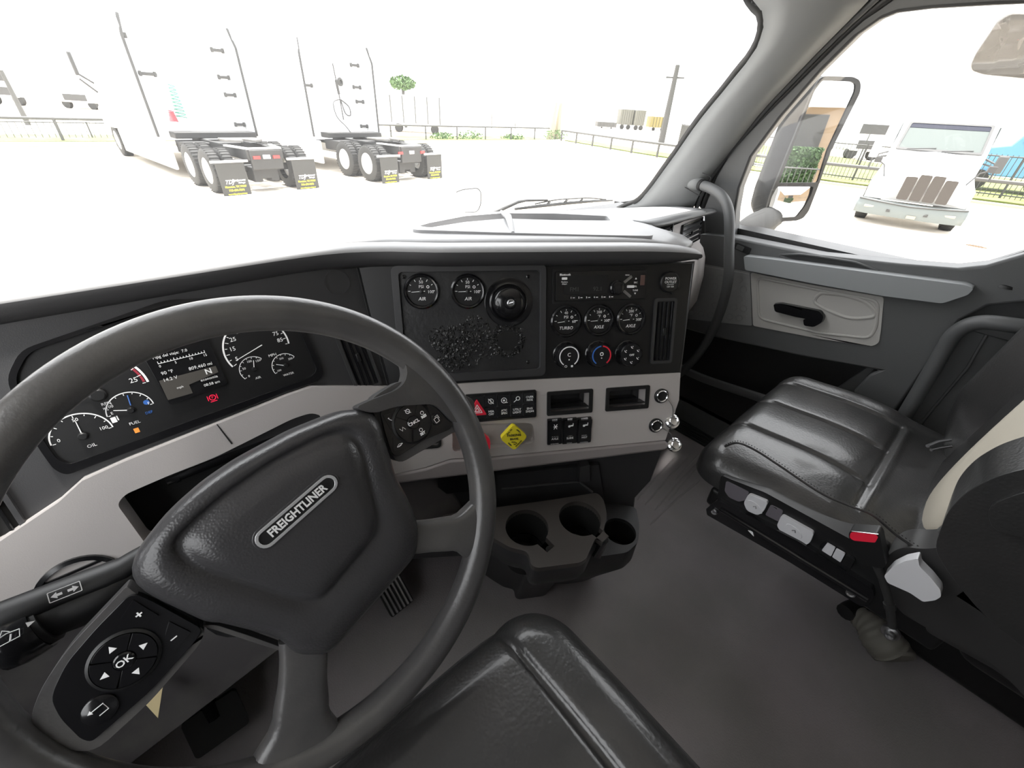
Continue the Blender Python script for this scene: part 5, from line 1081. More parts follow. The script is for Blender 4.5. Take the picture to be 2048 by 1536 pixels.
# glossy slide rail
slab('slide_rail', [(1428, 1005), (1436, 1000), (1600, 1085), (1745, 1178), (1748, 1196), (1738, 1212), (1720, 1212), (1580, 1125), (1414, 1030), (1412, 1018)], 0.736, 0.80, 'gloss', ps, 0.003, 0.003)
f_ = Frame((0.735, 0, 0), (0, -1, 0), (-1, 0, 0))
mb = MB(); a, b = [f_.P(*f_.uv(*q), 0.001) for q in ((1440, 1018), (1735, 1200))]; mb.tube([a, b], 0.004, 8); part('rail_rib', mb, 'gloss', ps)
for q in ((1429, 1023), (1702, 1186)): u, v = f_.uv(*q); mb = MB(); mb.lathe(f_.at(u, v), [(0.007, 0), (0.007, 0.003), (0.005, 0.004), (0.004, 0.002), (0, 0.002)], 16); part('bolt', mb, 'steel', ps)
u, v = f_.uv(1505, 1066); mb = MB(); mb.plate(f_.at(u, v, 0.0, rd(-20)), [(-0.008, -0.003), (0.006, -0.003), (-0.003, 0.004)], 0, 0.0012); part('rail_decal', mb, 'white', ps)
mb = MB(); mb.box((1.20, -0.40, 0.19), (0.16, 0.34, 0.38)); mb.box((1.08, -0.40, 0.40), (0.40, 0.24, 0.22)); part('pedestal', mb, 'black', ps, bevel=0.03, bseg=4)
mb = MB(); mb.box((1.02, -0.03, 0.375), (0.44, 0.42, 0.05)); part('seat_pan', mb, 'black', ps, bevel=0.008)
# corrugated air hose / foot by the seat
q = [onz(x, y, z) for x, y, z in ((1715, 1232, 0.05), (1740, 1250, 0.06), (1765, 1282, 0.055), (1782, 1302, 0.045), (1790, 1318, 0.04))]
mb = MB(); q = resample(spline(q, 5), 34); mb.tube(q, [0.026 + 0.016 * sstep(0, 20, i) + (0.0025 if (i // 2) % 2 else 0) for i in range(34)], 20); part('seat_foot', mb, mat('worn grey bellows', (0.19, 0.18, 0.155), 0.6), ps, smooth=60)
q = [onz(x, y, 0.06) for x, y in ((1690, 1225), (1712, 1216), (1760, 1240), (1790, 1262))]; mb = MB(); mb.tube(spline(q, 5), 0.020, 12); part('seat_bracket', mb, 'black', ps, smooth=60)
# ---- seat belt buckle
X_ = 0.70; f_ = Frame((X_, 0, 0), (0, -1, 0), (-1, 0, 0))
t = thing('seat_belt_buckle', 'black seat belt buckle with a red release button on a dark stalk', 'seat belt buckle', onz(1778, 1270, 0.2))
mb = MB(); mb.plate(f_, rpoly(f_.uvs([(1697, 1070), (1700, 1062), (1755, 1066), (1760, 1074), (1772, 1130), (1765, 1138), (1725, 1128), (1708, 1110)]), 0.003), -0.022, 0.0); part('buckle_body', mb, 'black', t, bevel=0.002)
mb = MB(); mb.plate(f_, rpoly(f_.uvs([(1701, 1066), (1706, 1063), (1752, 1068), (1757, 1073), (1751, 1084), (1708, 1080), (1700, 1074)]), 0.002), -0.0225, 0.002); part('release_button', mb, 'red', t, bevel=0.001)
mb = MB(); mb.tube([f_.P(*f_.uv(*q), 0.001) for q in ((1704, 1062), (1757, 1068), (1760, 1075))], 0.0009, 6); part('button_edge', mb, 'chrome', t)
mb = MB(); mb.tube([f_.P(*f_.uv(*q), -0.01) for q in ((1745, 1128), (1762, 1165), (1774, 1205), (1782, 1262))], 0.0062, 10); mb.tube([f_.P(*f_.uv(*q), -0.01) for q in ((1775, 1215), (1777, 1225))], 0.0078, 10); part('stalk', mb, 'rubber', t, smooth=70)
u, v = f_.uv(1779, 1272); mb = MB(); mb.lathe(f_.at(u, v, -0.012), [(0.012, 0), (0.012, 0.006), (0.008, 0.008), (0.0075, 0.013), (0.005, 0.014), (0.004, 0.011), (0, 0.011)], 20); part('anchor_bolt', mb, 'steel', t)
q = [onx(x, y, 1.08) for x, y in ((1852, 878), (1858, 884), (1880, 882), (1900, 884))]
mb = MB(); q = [onz(x, y, 0.56) for x, y in ((1855, 892), (1875, 884), (1900, 880))]; mb.tube(q, 0.0035, 8); q2 = [onz(x, y, 0.55) for x, y in ((1862, 900), (1880, 896), (1902, 893))]; mb.tube(q2, 0.003, 8)
single('belt_tongue', 'small shiny metal belt end tucked beside the passenger backrest', 'belt tongue', mb, 'steel')
# ---- driver seat
ds = thing('driver_seat', 'black leather driver seat cushion in the foreground with a raised bolster', 'seat', V((0.02, -0.1, 0)))
DS = Frame((0.024, -0.068, 0.510), (1, 0, 0), (0, 0, 1))
def h_ds(x, y):
    h = 0.016 * math.cos(x * 5) + 0.014 * math.sin(sstep(-0.1, 0.29, y) * PI * .9)
    h += groove(abs(x), 0.168, 0.005, 0.010) + 0.007 * sstep(0.165, 0.20, abs(x)) * sstep(0.30, 0.22, abs(x))
    h += groove(y, 0.215, 0.005, 0.005) * (x < -0.02 and x > -0.168)
    return h
mb = cushion(DS, 0.262, 0.29, 0.055, 0.12, h_ds, 110, 100, cr=0.075); part('seat_cushion', mb, 'leather', ds, smooth=180)
pth = []
for k in range(60):
    a = 2 * PI * k / 60; cx_, sy_ = math.cos(a), math.sin(a); x = 0.262 * math.copysign(min(abs(cx_) ** 0.35, 1), cx_); y = 0.29 * math.copysign(min(abs(sy_) ** 0.35, 1), sy_); pth.append(DS.P(x, y, -0.034))
mb = MB(); mb.tube(pth, 0.003, 6, closed=True); part('welt', mb, 'rubber', ds)
mb = MB(); mb.box((0.02, -0.10, 0.2), (0.40, 0.46, 0.38)); part('pedestal', mb, 'black', ds, bevel=0.03, bseg=4)
mb = cushion(Frame((0.022, -0.40, 0.80), (-1, 0, 0), (0, 1, 0.15)), 0.26, 0.36, 0.05, 0.12, lambda x, y: 0.04 * sstep(0.13, 0.24, abs(x)), 30, 30, cr=0.08); part('backrest', mb, 'leather', ds, smooth=180)
# ================================================================ mirrors and wipers
MN = V((-0.53, -0.85, 0.02)).normalized(); MP = CAM + ray(1640, 290) * 2.0
MF = Frame(MP, MN.cross(V((0, 0, 1))) * -1, MN)
mm = thing('side_mirror', 'tall passenger side mirror with a grey housing and a small convex mirror below', 'side mirror', MP - V((0.1, 0, .5)))
outl = MF.uvs([(1638, 156), (1650, 152), (1705, 154), (1717, 160), (1720, 170), (1718, 186), (1660, 302), (1634, 375), (1616, 422), (1605, 436), (1592, 441), (1545, 444), (1530, 438), (1530, 425), (1540, 390), (1625, 180)])
outl = rpoly(outl, 0.008, 3)
g1_ = rpoly(MF.uvs([(1644, 161), (1702, 163), (1710, 168), (1709, 183), (1654, 300), (1634, 365), (1557, 366), (1628, 182)], 0.002), 0.008)
g2_ = rpoly(MF.uvs([(1554, 373), (1627, 373), (1621, 391), (1608, 414), (1592, 434), (1536, 437), (1533, 430), (1543, 393)], 0.002), 0.008)
mb = MB(); mb.plate(MF, outl, -0.01, 0.004, holes=[g1_, g2_]); part('mirror_frame', mb, 'rubber', mm, bevel=0.003)
cu_ = sum(p[0] for p in outl) / len(outl); cv_ = sum(p[1] for p in outl) / len(outl)
def ringb(k, w, sh=(0, 0)): return [MF.P(cu_ + (p[0] - cu_) * k + sh[0], cv_ + (p[1] - cv_) * k + sh[1], w) for p in outl]
mb = MB(); mb.loft([ringb(1.0, -0.004), ringb(1.01, -0.03), ringb(0.99, -0.07), ringb(0.90, -0.11), ringb(0.6, -0.13), ringb(0.1, -0.135)], closed=True); part('mirror_housing', mb, mat('mirror housing grey', (0.020, 0.021, 0.022), 0.7, spec=0.2), mm, smooth=60)
mb = MB(); mb.plate(MF, g1_, -0.003, 0.0008); part('mirror_glass', mb, 'mirror', mm, smooth=0)
mb = MB(); c = (sum(p[0] for p in g2_) / len(g2_), sum(p[1] for p in g2_) / len(g2_)); RC_ = 0.5
gr = [[MF.P(c[0] + (p[0] - c[0]) * k, c[1] + (p[1] - c[1]) * k, 0.006 - ((p[0] - c[0]) ** 2 + (p[1] - c[1]) ** 2) * k * k / (2 * RC_)) for p in g2_] for k in (1.0, .85, .7, .55, .4, .25, .1)]
mb.loft(gr, closed=True); mb.add(gr[-1], [tuple(range(len(g2_)))]); part('convex_glass', mb, 'mirror', mm, smooth=180)
q0 = [onx(x, y, 1.60) for x, y in ((1458, 480), (1462, 462), (1480, 448), (1520, 470), (1518, 492), (1490, 492))]
e0 = MF.P(cu_ - 0.02, min(p[1] for p in outl) + 0.012, -0.05)
mb = MB(); a = onx(1470, 490, 1.58); b = onx(1500, 462, 1.66); mb.tube(spline([a, b, e0.lerp(b, .35), e0], 5), [0.05] * 4 + [0.048] * 4 + [0.045] * 3 + [0.04] * 5, 20, flat=1.1); part('mirror_arm', mb, mat('mirror arm pale grey', (0.04, 0.04, 0.04), 0.7, spec=0.2), mm, smooth=70)
# look-down mirror above the door glass
lm = thing('look_down_mirror', 'convex look down mirror hung outside above the passenger window', 'mirror', onx(2000, 100, 1.75))
nl = (CAM - onx(2010, 100, 1.72)).normalized() + V((0, 0, -0.35)); LF = Frame(onx(2010, 100, 1.72), (0, -1, 0), nl)
ol = rpoly(LF.uvs([(1941, 130), (1950, 108), (1984, 58), (1994, 42), (2016, 27), (2060, 12), (2150, 0), (2150, 165), (2048, 157), (1965, 149), (1943, 141)]), 0.012, 4)
c = (sum(p[0] for p in ol) / len(ol), sum(p[1] for p in ol) / len(ol))
gr = [[LF.P(c[0] + (p[0] - c[0]) * k, c[1] + (p[1] - c[1]) * k, 0.012 - ((p[0] - c[0]) ** 2 + (p[1] - c[1]) ** 2) * k * k / 0.5) for p in ol] for k in (.96, .85, .7, .55, .4, .25, .1)]
mb = MB(); mb.loft(gr, closed=True); mb.add(gr[-1], [tuple(range(len(ol)))]); part('convex_glass', mb, mat('dim mirror glass', (0.45, 0.42, 0.40), 0.02, 1), lm, smooth=180)
mb = MB(); rr = [[LF.P(c[0] + (p[0] - c[0]) * k, c[1] + (p[1] - c[1]) * k, w) for p in ol] for k, w in ((.955, 0.006), (1.0, 0.002), (1.0, -0.012), (0.9, -0.03), (0.5, -0.045))]; mb.loft(rr, closed=True); mb.add(rr[-1], [tuple(range(len(ol)))]); part('mirror_housing', mb, 'door', lm, smooth=60)
mb = MB(); mb.tube([LF.P(c[0], c[1] + 0.02, -0.03), LF.P(c[0] + 0.02, c[1] + 0.16, -0.10)], 0.01, 10); part('bracket', mb, 'rubber', lm)
# white hood with its fender mirror
mb = MB(); hr = []
for y, z, hw in ((1.32, 0.58, 0.95), (1.5, 0.56, 0.93), (2.2, 0.44, 0.88), (2.8, 0.26, 0.80), (3.05, 0.0, 0.72), (3.1, -0.6, 0.70)): hr.append([V((0.52 + hw * t, y, z - 0.16 * t ** 4)) for t in lin(-1, 1, 17)])
hr = [[p for p in r] for r in hr]
mb.loft(hr); mb.loft([[r[0] for r in hr], [V((r[0].x, r[0].y, -0.55)) for r in hr]]); mb.loft([[r[-1] for r in hr], [V((r[-1].x, r[-1].y, -0.55)) for r in hr]])
paint = mat('white truck paint', (0.82, 0.83, 0.84), 0.25, coat=0.4); M['paint'] = paint
single('truck_hood', 'white hood of this truck, just below the windshield', 'hood', mb, 'paint', smooth=60)
cdir = V((RC[0][2], RC[1][2], 0)).normalized()
dep = lambda px, py, z: CAM + ray(px, py) * (z / (ray(px, py) @ V((RC[0][2], RC[1][2], RC[2][2]))))
P0 = dep(935, 401, 2.7); HF = Frame(P0, V((1, -0.9, 0)), (CAM - P0))
oh = rpoly(HF.uvs([(908, 386), (925, 379), (955, 376), (962, 384), (962, 408), (955, 424), (925, 425), (903, 420)]), 0.03, 4)
hm = thing('hood_mirror', 'small white hood mirror with a thin dark edge, seen over the dash', 'mirror', P0 - V((0, 0, .3)))
c = (sum(p[0] for p in oh) / len(oh), sum(p[1] for p in oh) / len(oh))
mb = MB(); mb.tube([HF.P(a, b, 0) for a, b in oh[3:32]], 0.0035, 8); part('edge_trim', mb, 'rubber', hm)
mb = MB(); mb.dome(HF, oh, [(0.98, 0.0), (0.98, -0.02), (0.85, -0.06), (0.4, -0.09)], cap=True, back=True); part('mirror_housing', mb, 'paint', hm, smooth=50)
mb = MB(); mb.tube([HF.P(c[0], c[1] - 0.05, -0.04), V((P0.x - 0.1, P0.y, 0.42)), V((1.30, P0.y - 0.05, 0.37))], 0.012, 10); part('post', mb, 'paint', hm)
t = thing('wiper', 'black wiper with arm and blade resting at the foot of the windshield, right of centre', 'wiper', ony(1110, 405, 1.34))
W = lambda pts: [ony(x, y, 1.33) for x, y in pts]
mb = MB(); mb.tube(W([(985, 428), (1000, 420), (1025, 409), (1036, 404), (1052, 401), (1095, 400)]), [0.010, 0.008, 0.007, 0.007, 0.005, 0.004], 8); part('wiper_arm', mb, 'rubber', t, smooth=60)
mb = MB(); a = W([(985, 428)])[0]; mb.tube([a, V((a.x, a.y, 0.575))], 0.012, 8); part('wiper_pivot', mb, 'rubber', t)
mb = MB(); mb.tube(W([(1030, 418), (1080, 412), (1140, 406), (1190, 402), (1225, 401)]), [0.005, 0.007, 0.007, 0.006, 0.004], 8); part('wiper_blade', mb, 'rubber', t, smooth=60)
mb = MB(); mb.tube(spline(W([(1070, 408), (1110, 400), (1150, 397), (1180, 396), (1212, 399)]), 5), 0.003, 6)
for q in ((1100, 403), (1135, 399), (1165, 398)): mb.tube(W([q, (q[0] - 6, q[1] + 6)]), 0.005, 6)
part('blade_bridge', mb, 'rubber', t, smooth=60)
t = thing('wiper', 'thin black wiper blade resting at the foot of the windshield, left of centre', 'wiper', ony(580, 470, 1.34))
mb = MB(); mb.tube(spline(W([(522, 486), (550, 475), (590, 468), (638, 467)]), 5), [0.002] + [0.006] * 13 + [0.004, 0.002], 8, flat=0.7); part('wiper_blade', mb, 'rubber', t, smooth=60)
mb = MB(); a = W([(528, 483)])[0]; mb.tube([a, V((a.x, a.y, 0.57))], 0.010, 8); part('wiper_arm', mb, 'rubber', t)
# ================================================================ the yard outside
def ground(px, py): return onz(px, py, GZ)
def proj(P):
    c = RC.transposed() @ (P - CAM); return 1024 + F * c.x / c.z, 768 + F * c.y / c.z
def hgt(P, py):                                     # height above P whose image is on row py
    a, b = -1.0, 30.0
    for _ in range(50):
        m_ = (a + b) / 2
        if proj(P + V((0, 0, m_)))[1] > py: a = m_
        else: b = m_
    return (a + b) / 2
M['concrete'] = mat('yard concrete', (0.52, 0.47, 0.40), 0.9, vary=(0.35, (0.60, 0.55, 0.47), 0.4, 0.7))
M['tyre'] = mat('tyre rubber', (0.030, 0.030, 0.029), 0.8, bump=('noise', 60, 0.3))
M['flap'] = mat('mud flap rubber', (0.036, 0.036, 0.034), 0.7)
M['chassis'] = mat('chassis black', (0.028, 0.028, 0.028), 0.6)
M['grease'] = mat('greasy steel plate', (0.16, 0.155, 0.145), 0.6)
M['iron'] = mat('painted iron rail', (0.07, 0.07, 0.068), 0.7)
M['grass'] = mat('grass', (0.10, 0.13, 0.03), 0.95, vary=(1.2, (0.16, 0.17, 0.06), 0.4, 0.65))
M['leaf'] = mat('leaves', (0.09, 0.15, 0.06), 0.9)
M['kerb'] = mat('kerb concrete', (0.30, 0.27, 0.22), 0.9)
M['alu'] = mat('aluminium wheel', (0.62, 0.62, 0.60), 0.35, 0.6)
M['trim'] = mat('dark body trim', (0.05, 0.05, 0.05), 0.6)
M['glassdk'] = mat('tinted cab glass', (0.09, 0.105, 0.10), 0.6, spec=0.2)
M['lampred'] = mat('red lamp lens', (0.55, 0.03, 0.03), 0.3)
M['bluep'] = mat('blue truck paint', (0.05, 0.22, 0.50), 0.3)
mb = MB(); mb.plate(XY(0), [(-150, -60), (150, -60), (150, 200), (-150, 200)], GZ - 0.2, GZ); struct('ground', mb, 'concrete')
def wheel_thing(parent, fr, x, y, r=0.52, wd=0.26, face=1, rimdeep=True):
    """tyre with its rim; axle along the local x; face = side the rim shows on"""
    A = Frame(fr.P(x, y, r), fr.B, fr.A * face)
    mb = MB(); w = wd / 2; mb.lathe(A, [(r * .58, -w), (r * .9, -w), (r * .985, -w * .8), (r, -w * .5), (r, w * .5), (r * .985, w * .8), (r * .9, w), (r * .60, w), (r * .57, w * .7)], 36)
    for k in range(36):
        a = 2 * PI * k / 36; mb.box((r * 1.0 * math.cos(a), r * 1.0 * math.sin(a), 0), (0.03, 0.02, wd * .9), fr=A, rot=0)
    o = part('wheel', mb, 'tyre', parent, smooth=50)
    mb = MB(); mb.lathe(A, [(r * .60, w * .9), (r * .55, w), (r * .53, w * .5), (r * .48, -w * .2), (r * .30, -w * .1), (r * .20, w * .4), (r * .12, w * .5), (0, w * .5)], 30)
    part('wheel_rim', mb, 'alu', o, smooth=40)
    return o
def tractor(O, th, label, xs=0.0, hoses=False, detail=True, lampx=0.25):
    fr = Frame(O, (math.cos(th), math.sin(th), 0), (0, 0, 1)); t = thing('semi_truck', label, 'truck', O, 'white sleeper tractors seen from behind')
    mb = MB()
    for s in (-1, 1): mb.box((s * 0.42, 4.2, 0.92), (0.09, 8.4, 0.26), fr=fr)
    mb.box((0, 0.02, 0.80), (0.80, 0.10, 0.46), fr=fr); mb.box((0, 0.65, 0.55), (2.0, 0.16, 0.16), fr=fr); mb.box((0, 1.97, 0.55), (2.0, 0.16, 0.16), fr=fr)
    for x, z, w_ in ((-0.22, 0.42, 0.22), (0.22, 0.42, 0.22), (0.0, 0.50, 0.30)): mb.box((x, 0.5, z), (w_, 0.5, 0.36), fr=fr)
    mb.box((0, 3.0, 0.85), (2.1, 1.0, 0.30), fr=fr); mb.box((0, 3.35, 1.14), (2.2, 0.5, 0.16), fr=fr)
    part('chassis', mb, 'chassis', t, bevel=0.02)
    mb = MB()                                           # lighter tapered ends of the rails
    mb.plate(fr, [(-0.44, 0.0), (0.44, 0.0), (0.62, 1.0), (0.52, 1.0), (0.36, 0.10), (-0.36, 0.10), (-0.52, 1.0), (-0.62, 1.0)], 1.04, 1.08); part('rail_end', mb, mat('pale worn rail', (0.42, 0.42, 0.40), 0.6), t)
    mb = MB(); mb.plate(fr, rpoly([(-0.48, 1.15), (-0.14, 0.85), (-0.05, 1.3), (0.05, 1.3), (0.14, 0.85), (0.48, 1.15), (0.48, 1.75), (-0.48, 1.75)], 0.08), 1.13, 1.18); part('fifth_wheel', mb, 'grease', t, bevel=0.02)
    for x in (-0.82, -1.13, 0.82, 1.13):
        for y in (0.72, 2.04): wheel_thing(t, fr, x, y, face=1 if x > 0 else -1)
    for s in (-1, 1):
        mb = MB(); mb.box((s * 0.93, -0.05, 0.80), (0.86, 0.05, 0.05), fr=fr); part('flap_hanger', mb, 'alu', t)
        mb = MB(); mb.box((s * 0.94, -0.05, 0.40), (0.66, 0.014, 0.76), fr=fr); o = part('mud_flap', mb, 'flap', t)
        g = Frame(fr.P(s * 0.94, -0.06, 0.0), fr.A, fr.B * -1)
        mb = MB(); mb.text(g.at(-0.13, 0.335), 'TDJ', 0.13, 0, shear=.4, bold=.002); mb.text(g.at(0.10, 0.37), 'Equipment', 0.075, 0, shear=.4); mb.text(g.at(0.16, 0.31), 'Salvage', 0.06, 0, shear=.4)
        for k, (s_, z_) in enumerate((('Houston, TX 77029', 0.062), ('713-670-7076', 0.066), ('www.tdjequipment.com', 0.046))): mb.text(g.at(0, 0.225 - 0.085 * k), s_, z_, 1, bold=.002)
        part('flap_lettering', mb, ['white', 'yellow'], o)
    for s in (-1, 1): mb = MB(); mb.box((s * lampx, -0.04, 0.86), (0.17, 0.03, 0.07), fr=fr); part('tail_lamp', mb, 'lampred', t)
    mb = MB(); mb.box((0, -0.04, 0.87), (0.18, 0.03, 0.09), fr=fr); part('licence_plate', mb, 'white', t)
    # sleeper cab and fairings
    X0, X1 = -1.34 + xs, 1.30 + xs
    mb = MB(); mb.loft([[fr.P(x, y, z) for x, z in rrect((X0 + X1) / 2, z0 + h_ / 2, (X1 - X0) * k, h_, 0.15, 4)] for y, z0, h_, k in ((3.95, 0.95, 3.1, 0.97), (6.4, 0.95, 3.2, 0.98), (8.0, 0.95, 2.3, 0.97), (8.7, 0.95, 1.6, 0.95), (8.9, 0.95, 0.9, 0.95), (11.0, 0.85, 0.75, 0.85), (11.4, 0.6, 0.6, 0.8))], closed=True, cap=True)
    part('cab_body', mb, 'paint', t, smooth=40)
    mb = MB()
    for x, s in ((X0, 1), (X1, -1)): mb.box((x, 3.65, 2.4), (0.05, 0.75, 2.7), fr=fr)
    part('side_extender', mb, 'paint', t, bevel=0.01)
    for x in (X0, X1):
        mb = MB(); mb.tube([fr.P(x, 3.26, 1.10), fr.P(x, 3.24, 3.3), fr.P(x + (0.1 if x < 0 else -.05), 3.4, 3.75)], 0.035, 8); part('extender_edge', mb, 'trim', t)
    mb = MB()
    for s in (-1, 1): mb.box((s * 1.18 + xs * .5, 6.2, 0.60), (0.10, 5.6, 0.72), fr=fr)
    part('skirt_fairing', mb, 'paint', t, bevel=0.03)
    for s in (-1, 1): wheel_thing(t, fr, s * 1.12, 9.9, face=s, wd=0.3)
    k_ = 0
    for x, z, l in ((X0 + 0.42, 2.55, 0.42), (X1 - 0.30, 2.60, 0.34), (X1 - 0.25, 2.16, 0.34), (X1 - 0.28, 3.25, 0.36), (X1 - 0.2, 1.38, 0.32), (X0 + 0.14, 3.35, 0.2)):
        mb = MB(); mb.box((x, 3.90, z), (l, 0.06, 0.07), fr=fr); mb.box((x - l * .4, 3.9, z), (0.06, 0.07, 0.12), fr=fr); mb.box((x + l * .4, 3.9, z), (0.06, 0.07, 0.12), fr=fr); part('bracket', mb, 'iron', t, bevel=0.01)
    mb = MB(); mb.box((X0 - 0.34, 8.7, 2.75), (0.10, 0.16, 0.62), fr=fr); part('door_mirror', mb, 'trim', t, bevel=0.03)
    mb = MB(); mb.tube([fr.P(X0 - .34, 8.7, 2.5), fr.P(X0, 8.75, 2.25)], 0.03, 6); mb.tube([fr.P(X0 - .34, 8.7, 2.35), fr.P(X0, 8.75, 2.0)], 0.03, 6); part('mirror_arm', mb, 'trim', t)
    if hoses:
        mb = MB(); c = fr.P(-0.62 + xs, 3.6, 2.05)
        for k, (mi, dx, z0, z1, rr_) in enumerate(((1, 0.0, 1.55, 2.35, 0.13), (0, -0.22, 1.45, 1.72, 0.10))):
            mb.tube([fr.P(-0.65 + dx + rr_ * math.cos(a) * (1 - .5 * (a / 60)), 3.6 + rr_ * math.sin(a), z0 + (z1 - z0) * a / 60) for a in [k2 * 0.5 for k2 in range(0, 120)]], 0.012, 5, mi)
        part('coiled_hose', mb, [mat('red hose', (0.45, 0.10, 0.12), 0.5), mat('green hose', (0.08, 0.30, 0.22), 0.5)], t)
    else:
        mb = MB(); mb.tube([fr.P(-0.40, 3.3, 3.2), fr.P(-0.33, 3.3, 2.3), fr.P(-0.3, 3.3, 1.6)], 0.02, 6); mb.tube([fr.P(-0.37, 3.3, 2.75), fr.P(-0.33, 3.3, 2.35)], 0.045, 8)
        mb.tube(spline([fr.P(-0.33, 3.3, 2.2), fr.P(-0.62, 3.25, 2.1), fr.P(-0.6, 3.2, 1.7), fr.P(-0.3, 3.2, 1.4), fr.P(-0.1, 3.2, 1.15)], 6), 0.016, 6); mb.tube(spline([fr.P(-0.3, 3.3, 2.2), fr.P(-0.05, 3.25, 2.0), fr.P(-0.06, 3.2, 1.75), fr.P(-0.22, 3.25, 1.8), fr.P(-0.3, 3.3, 2.2)], 6), 0.022, 6)
        part('air_line', mb, 'trim', t)
        mb = MB(); mb.lathe(Frame(fr.P(0.12, 3.88, 2.72), fr.A, fr.B * -1), [(0.13, 0), (0.13, 0.05), (0.06, 0.06), (0.05, 0.02), (0, 0.02)], 20, sx=.8); part('round_gauge', mb, 'iron', t)
    return t
tractor(V((3.30, 13.70, GZ)), rd(8), 'white sleeper tractor with red and green coiled hoses, nearer the left edge', xs=-0.12, hoses=True)
tractor(V((7.80, 14.05, GZ)), rd(9), 'white sleeper tractor with black air lines, farther right', xs=-0.2, lampx=0.45)
# white conventional truck facing us through the passenger window
th = rd(9); PA = V((math.sin(th), -math.cos(th), 0)); FT = Frame((16.15, 2.02, GZ), PA, (0, 0, 1))
pt = thing('semi_truck', 'white truck with a four panel grille facing us beyond the passenger window', 'truck', FT.O)
mb = MB(); mb.loft([[FT.P(x, y + 0.22 * (abs(x) / 1.2) ** 3, z) for x in lin(-1.2, 1.2, 17)] for y, z in ((0.25, 0.60), (0.02, 0.58), (-0.02, 0.42), (0.03, 0.26), (0.25, 0.24))]); part('bumper', mb, mat('pale grey bumper', (0.14, 0.158, 0.158), 0.4, spec=0.3), pt, smooth=50, solid=0.02)
for x in (-0.42, 0.40): mb = MB(); mb.box((x, -0.01, 0.40), (0.09, 0.04, 0.07), fr=FT); part('tow_hole', mb, 'trim', pt)
mb = MB(); mb.box((0.12, -0.02, 0.31), (0.20, 0.03, 0.08), fr=FT); part('licence_plate', mb, 'kerb', pt)
for x in (-0.88, 0.88): mb = MB(); mb.box((x, 0.07, 0.44), (0.24, 0.05, 0.07), fr=FT, rot=0.2 * (1 if x > 0 else -1)); part('fog_lamp', mb, 'kerb', pt, bevel=0.02)
hs_ = [(0.16, 0.62, 1.05, 0.72), (0.10, 0.62, 1.25, 0.66), (0.30, 0.62, 1.42, 0.70), (1.2, 0.70, 1.62, 0.80), (2.05, 0.80, 1.78, 0.92)]
rings = []
for y, z0, z1, hw in hs_: rings.append([FT.P(x, y + (0.30 if abs(x) > hw else 0), z) for x, z in [(-1.12, z0), (-1.12, z0 + .42), (-hw - .12, z0 + .55), (-hw * .95, z1 - .08), (-hw * .6, z1), (0, z1 + .04), (hw * .6, z1), (hw * .95, z1 - .08), (hw + .12, z0 + .55), (1.12, z0 + .42), (1.12, z0)]])
mb = MB(); mb.loft(rings); mb.add(rings[0], [tuple(range(11))]); part('hood', mb, 'paint', pt, smooth=50)
mb = MB(); mb.tube([FT.P(x, -0.02 + 0.24 * (abs(x) / 1.2) ** 3, 0.615 - 0.06 * (1 - abs(x) / 1.2)) for x in lin(-1.18, 1.18, 21)], 0.018, 6); part('hood_seam', mb, 'trim', pt)
gm = mat('grille mesh brown grey', (0.050, 0.042, 0.036), 0.6, bump=('noise', 90, 0.8))
for k in range(4):
    x = -0.27 + k * 0.275; mb = MB(); g = Frame(FT.P(x, 0.07, 0.70), FT.A, FT.B * -1 + V((0, 0, 0.08)))
    mb.plate(g, rpoly([(-0.12, 0), (0.12, 0), (0.125, 0.56 if k in (0, 3) else 0.63), (-0.125, 0.56 if k in (0, 3) else 0.63)], 0.04), 0, 0.04); part('grille_panel', mb, gm, pt)
for s in (-1, 1):
    wheel_thing(pt, FT, s * 1.0, 1.05, face=s, wd=0.30, r=0.50); wheel_thing(pt, FT, s * 1.0, 5.2, face=s, wd=0.5, r=0.50)
# cab with raked windshield
cabp = [(2.05, 1.0), (2.05, 1.78), (2.62, 2.52), (2.8, 2.68), (3.9, 2.75), (4.2, 3.4), (6.2, 3.5), (6.2, 0.9), (3.0, 0.6)]
mb = MB(); mb.loft([[FT.P(x * (1.0 if z < 1.8 else 0.96), y, z) for y, z in cabp] for x in (-1.08, -0.98, 0.98, 1.08)], closed=True, cap=True); part('cab_body', mb, 'paint', pt, smooth=30, bevel=0.03)
g = Frame(FT.P(0, 2.02, 1.80), FT.A, FT.B * -0.74 + V((0, 0, 0.57)))
mb = MB(); mb.plate(g, rpoly([(-0.97, 0.0), (0.97, 0.0), (0.93, 0.88), (-0.93, 0.88)], 0.05), 0.0, 0.03, holes=[rpoly([(-0.91, 0.06), (0.91, 0.06), (0.87, 0.83), (-0.87, 0.83)], 0.05)]); part('windshield_seal', mb, 'trim', pt)
mb = MB(); mb.plate(g, rpoly([(-0.92, 0.05), (0.92, 0.05), (0.88, 0.84), (-0.88, 0.84)], 0.05), 0.0, 0.012); part('windshield', mb, 'glassdk', pt)
mb = MB(); mb.plate(g, [(-0.87, 0.70), (0.87, 0.70), (0.87, 0.86), (-0.87, 0.86)], 0.012, 0.02); part('sun_visor', mb, mat('dark blue visor', (0.012, 0.014, 0.026), 0.6, spec=0.2), pt)
mb = MB(); mb.tube([g.P(-0.7, 0.02, 0.03), g.P(-0.05, 0.10, 0.03)], 0.012, 6); mb.tube([g.P(0.1, 0.02, 0.03), g.P(0.75, 0.10, 0.03)], 0.012, 6); part('wiper', mb, 'trim', pt)
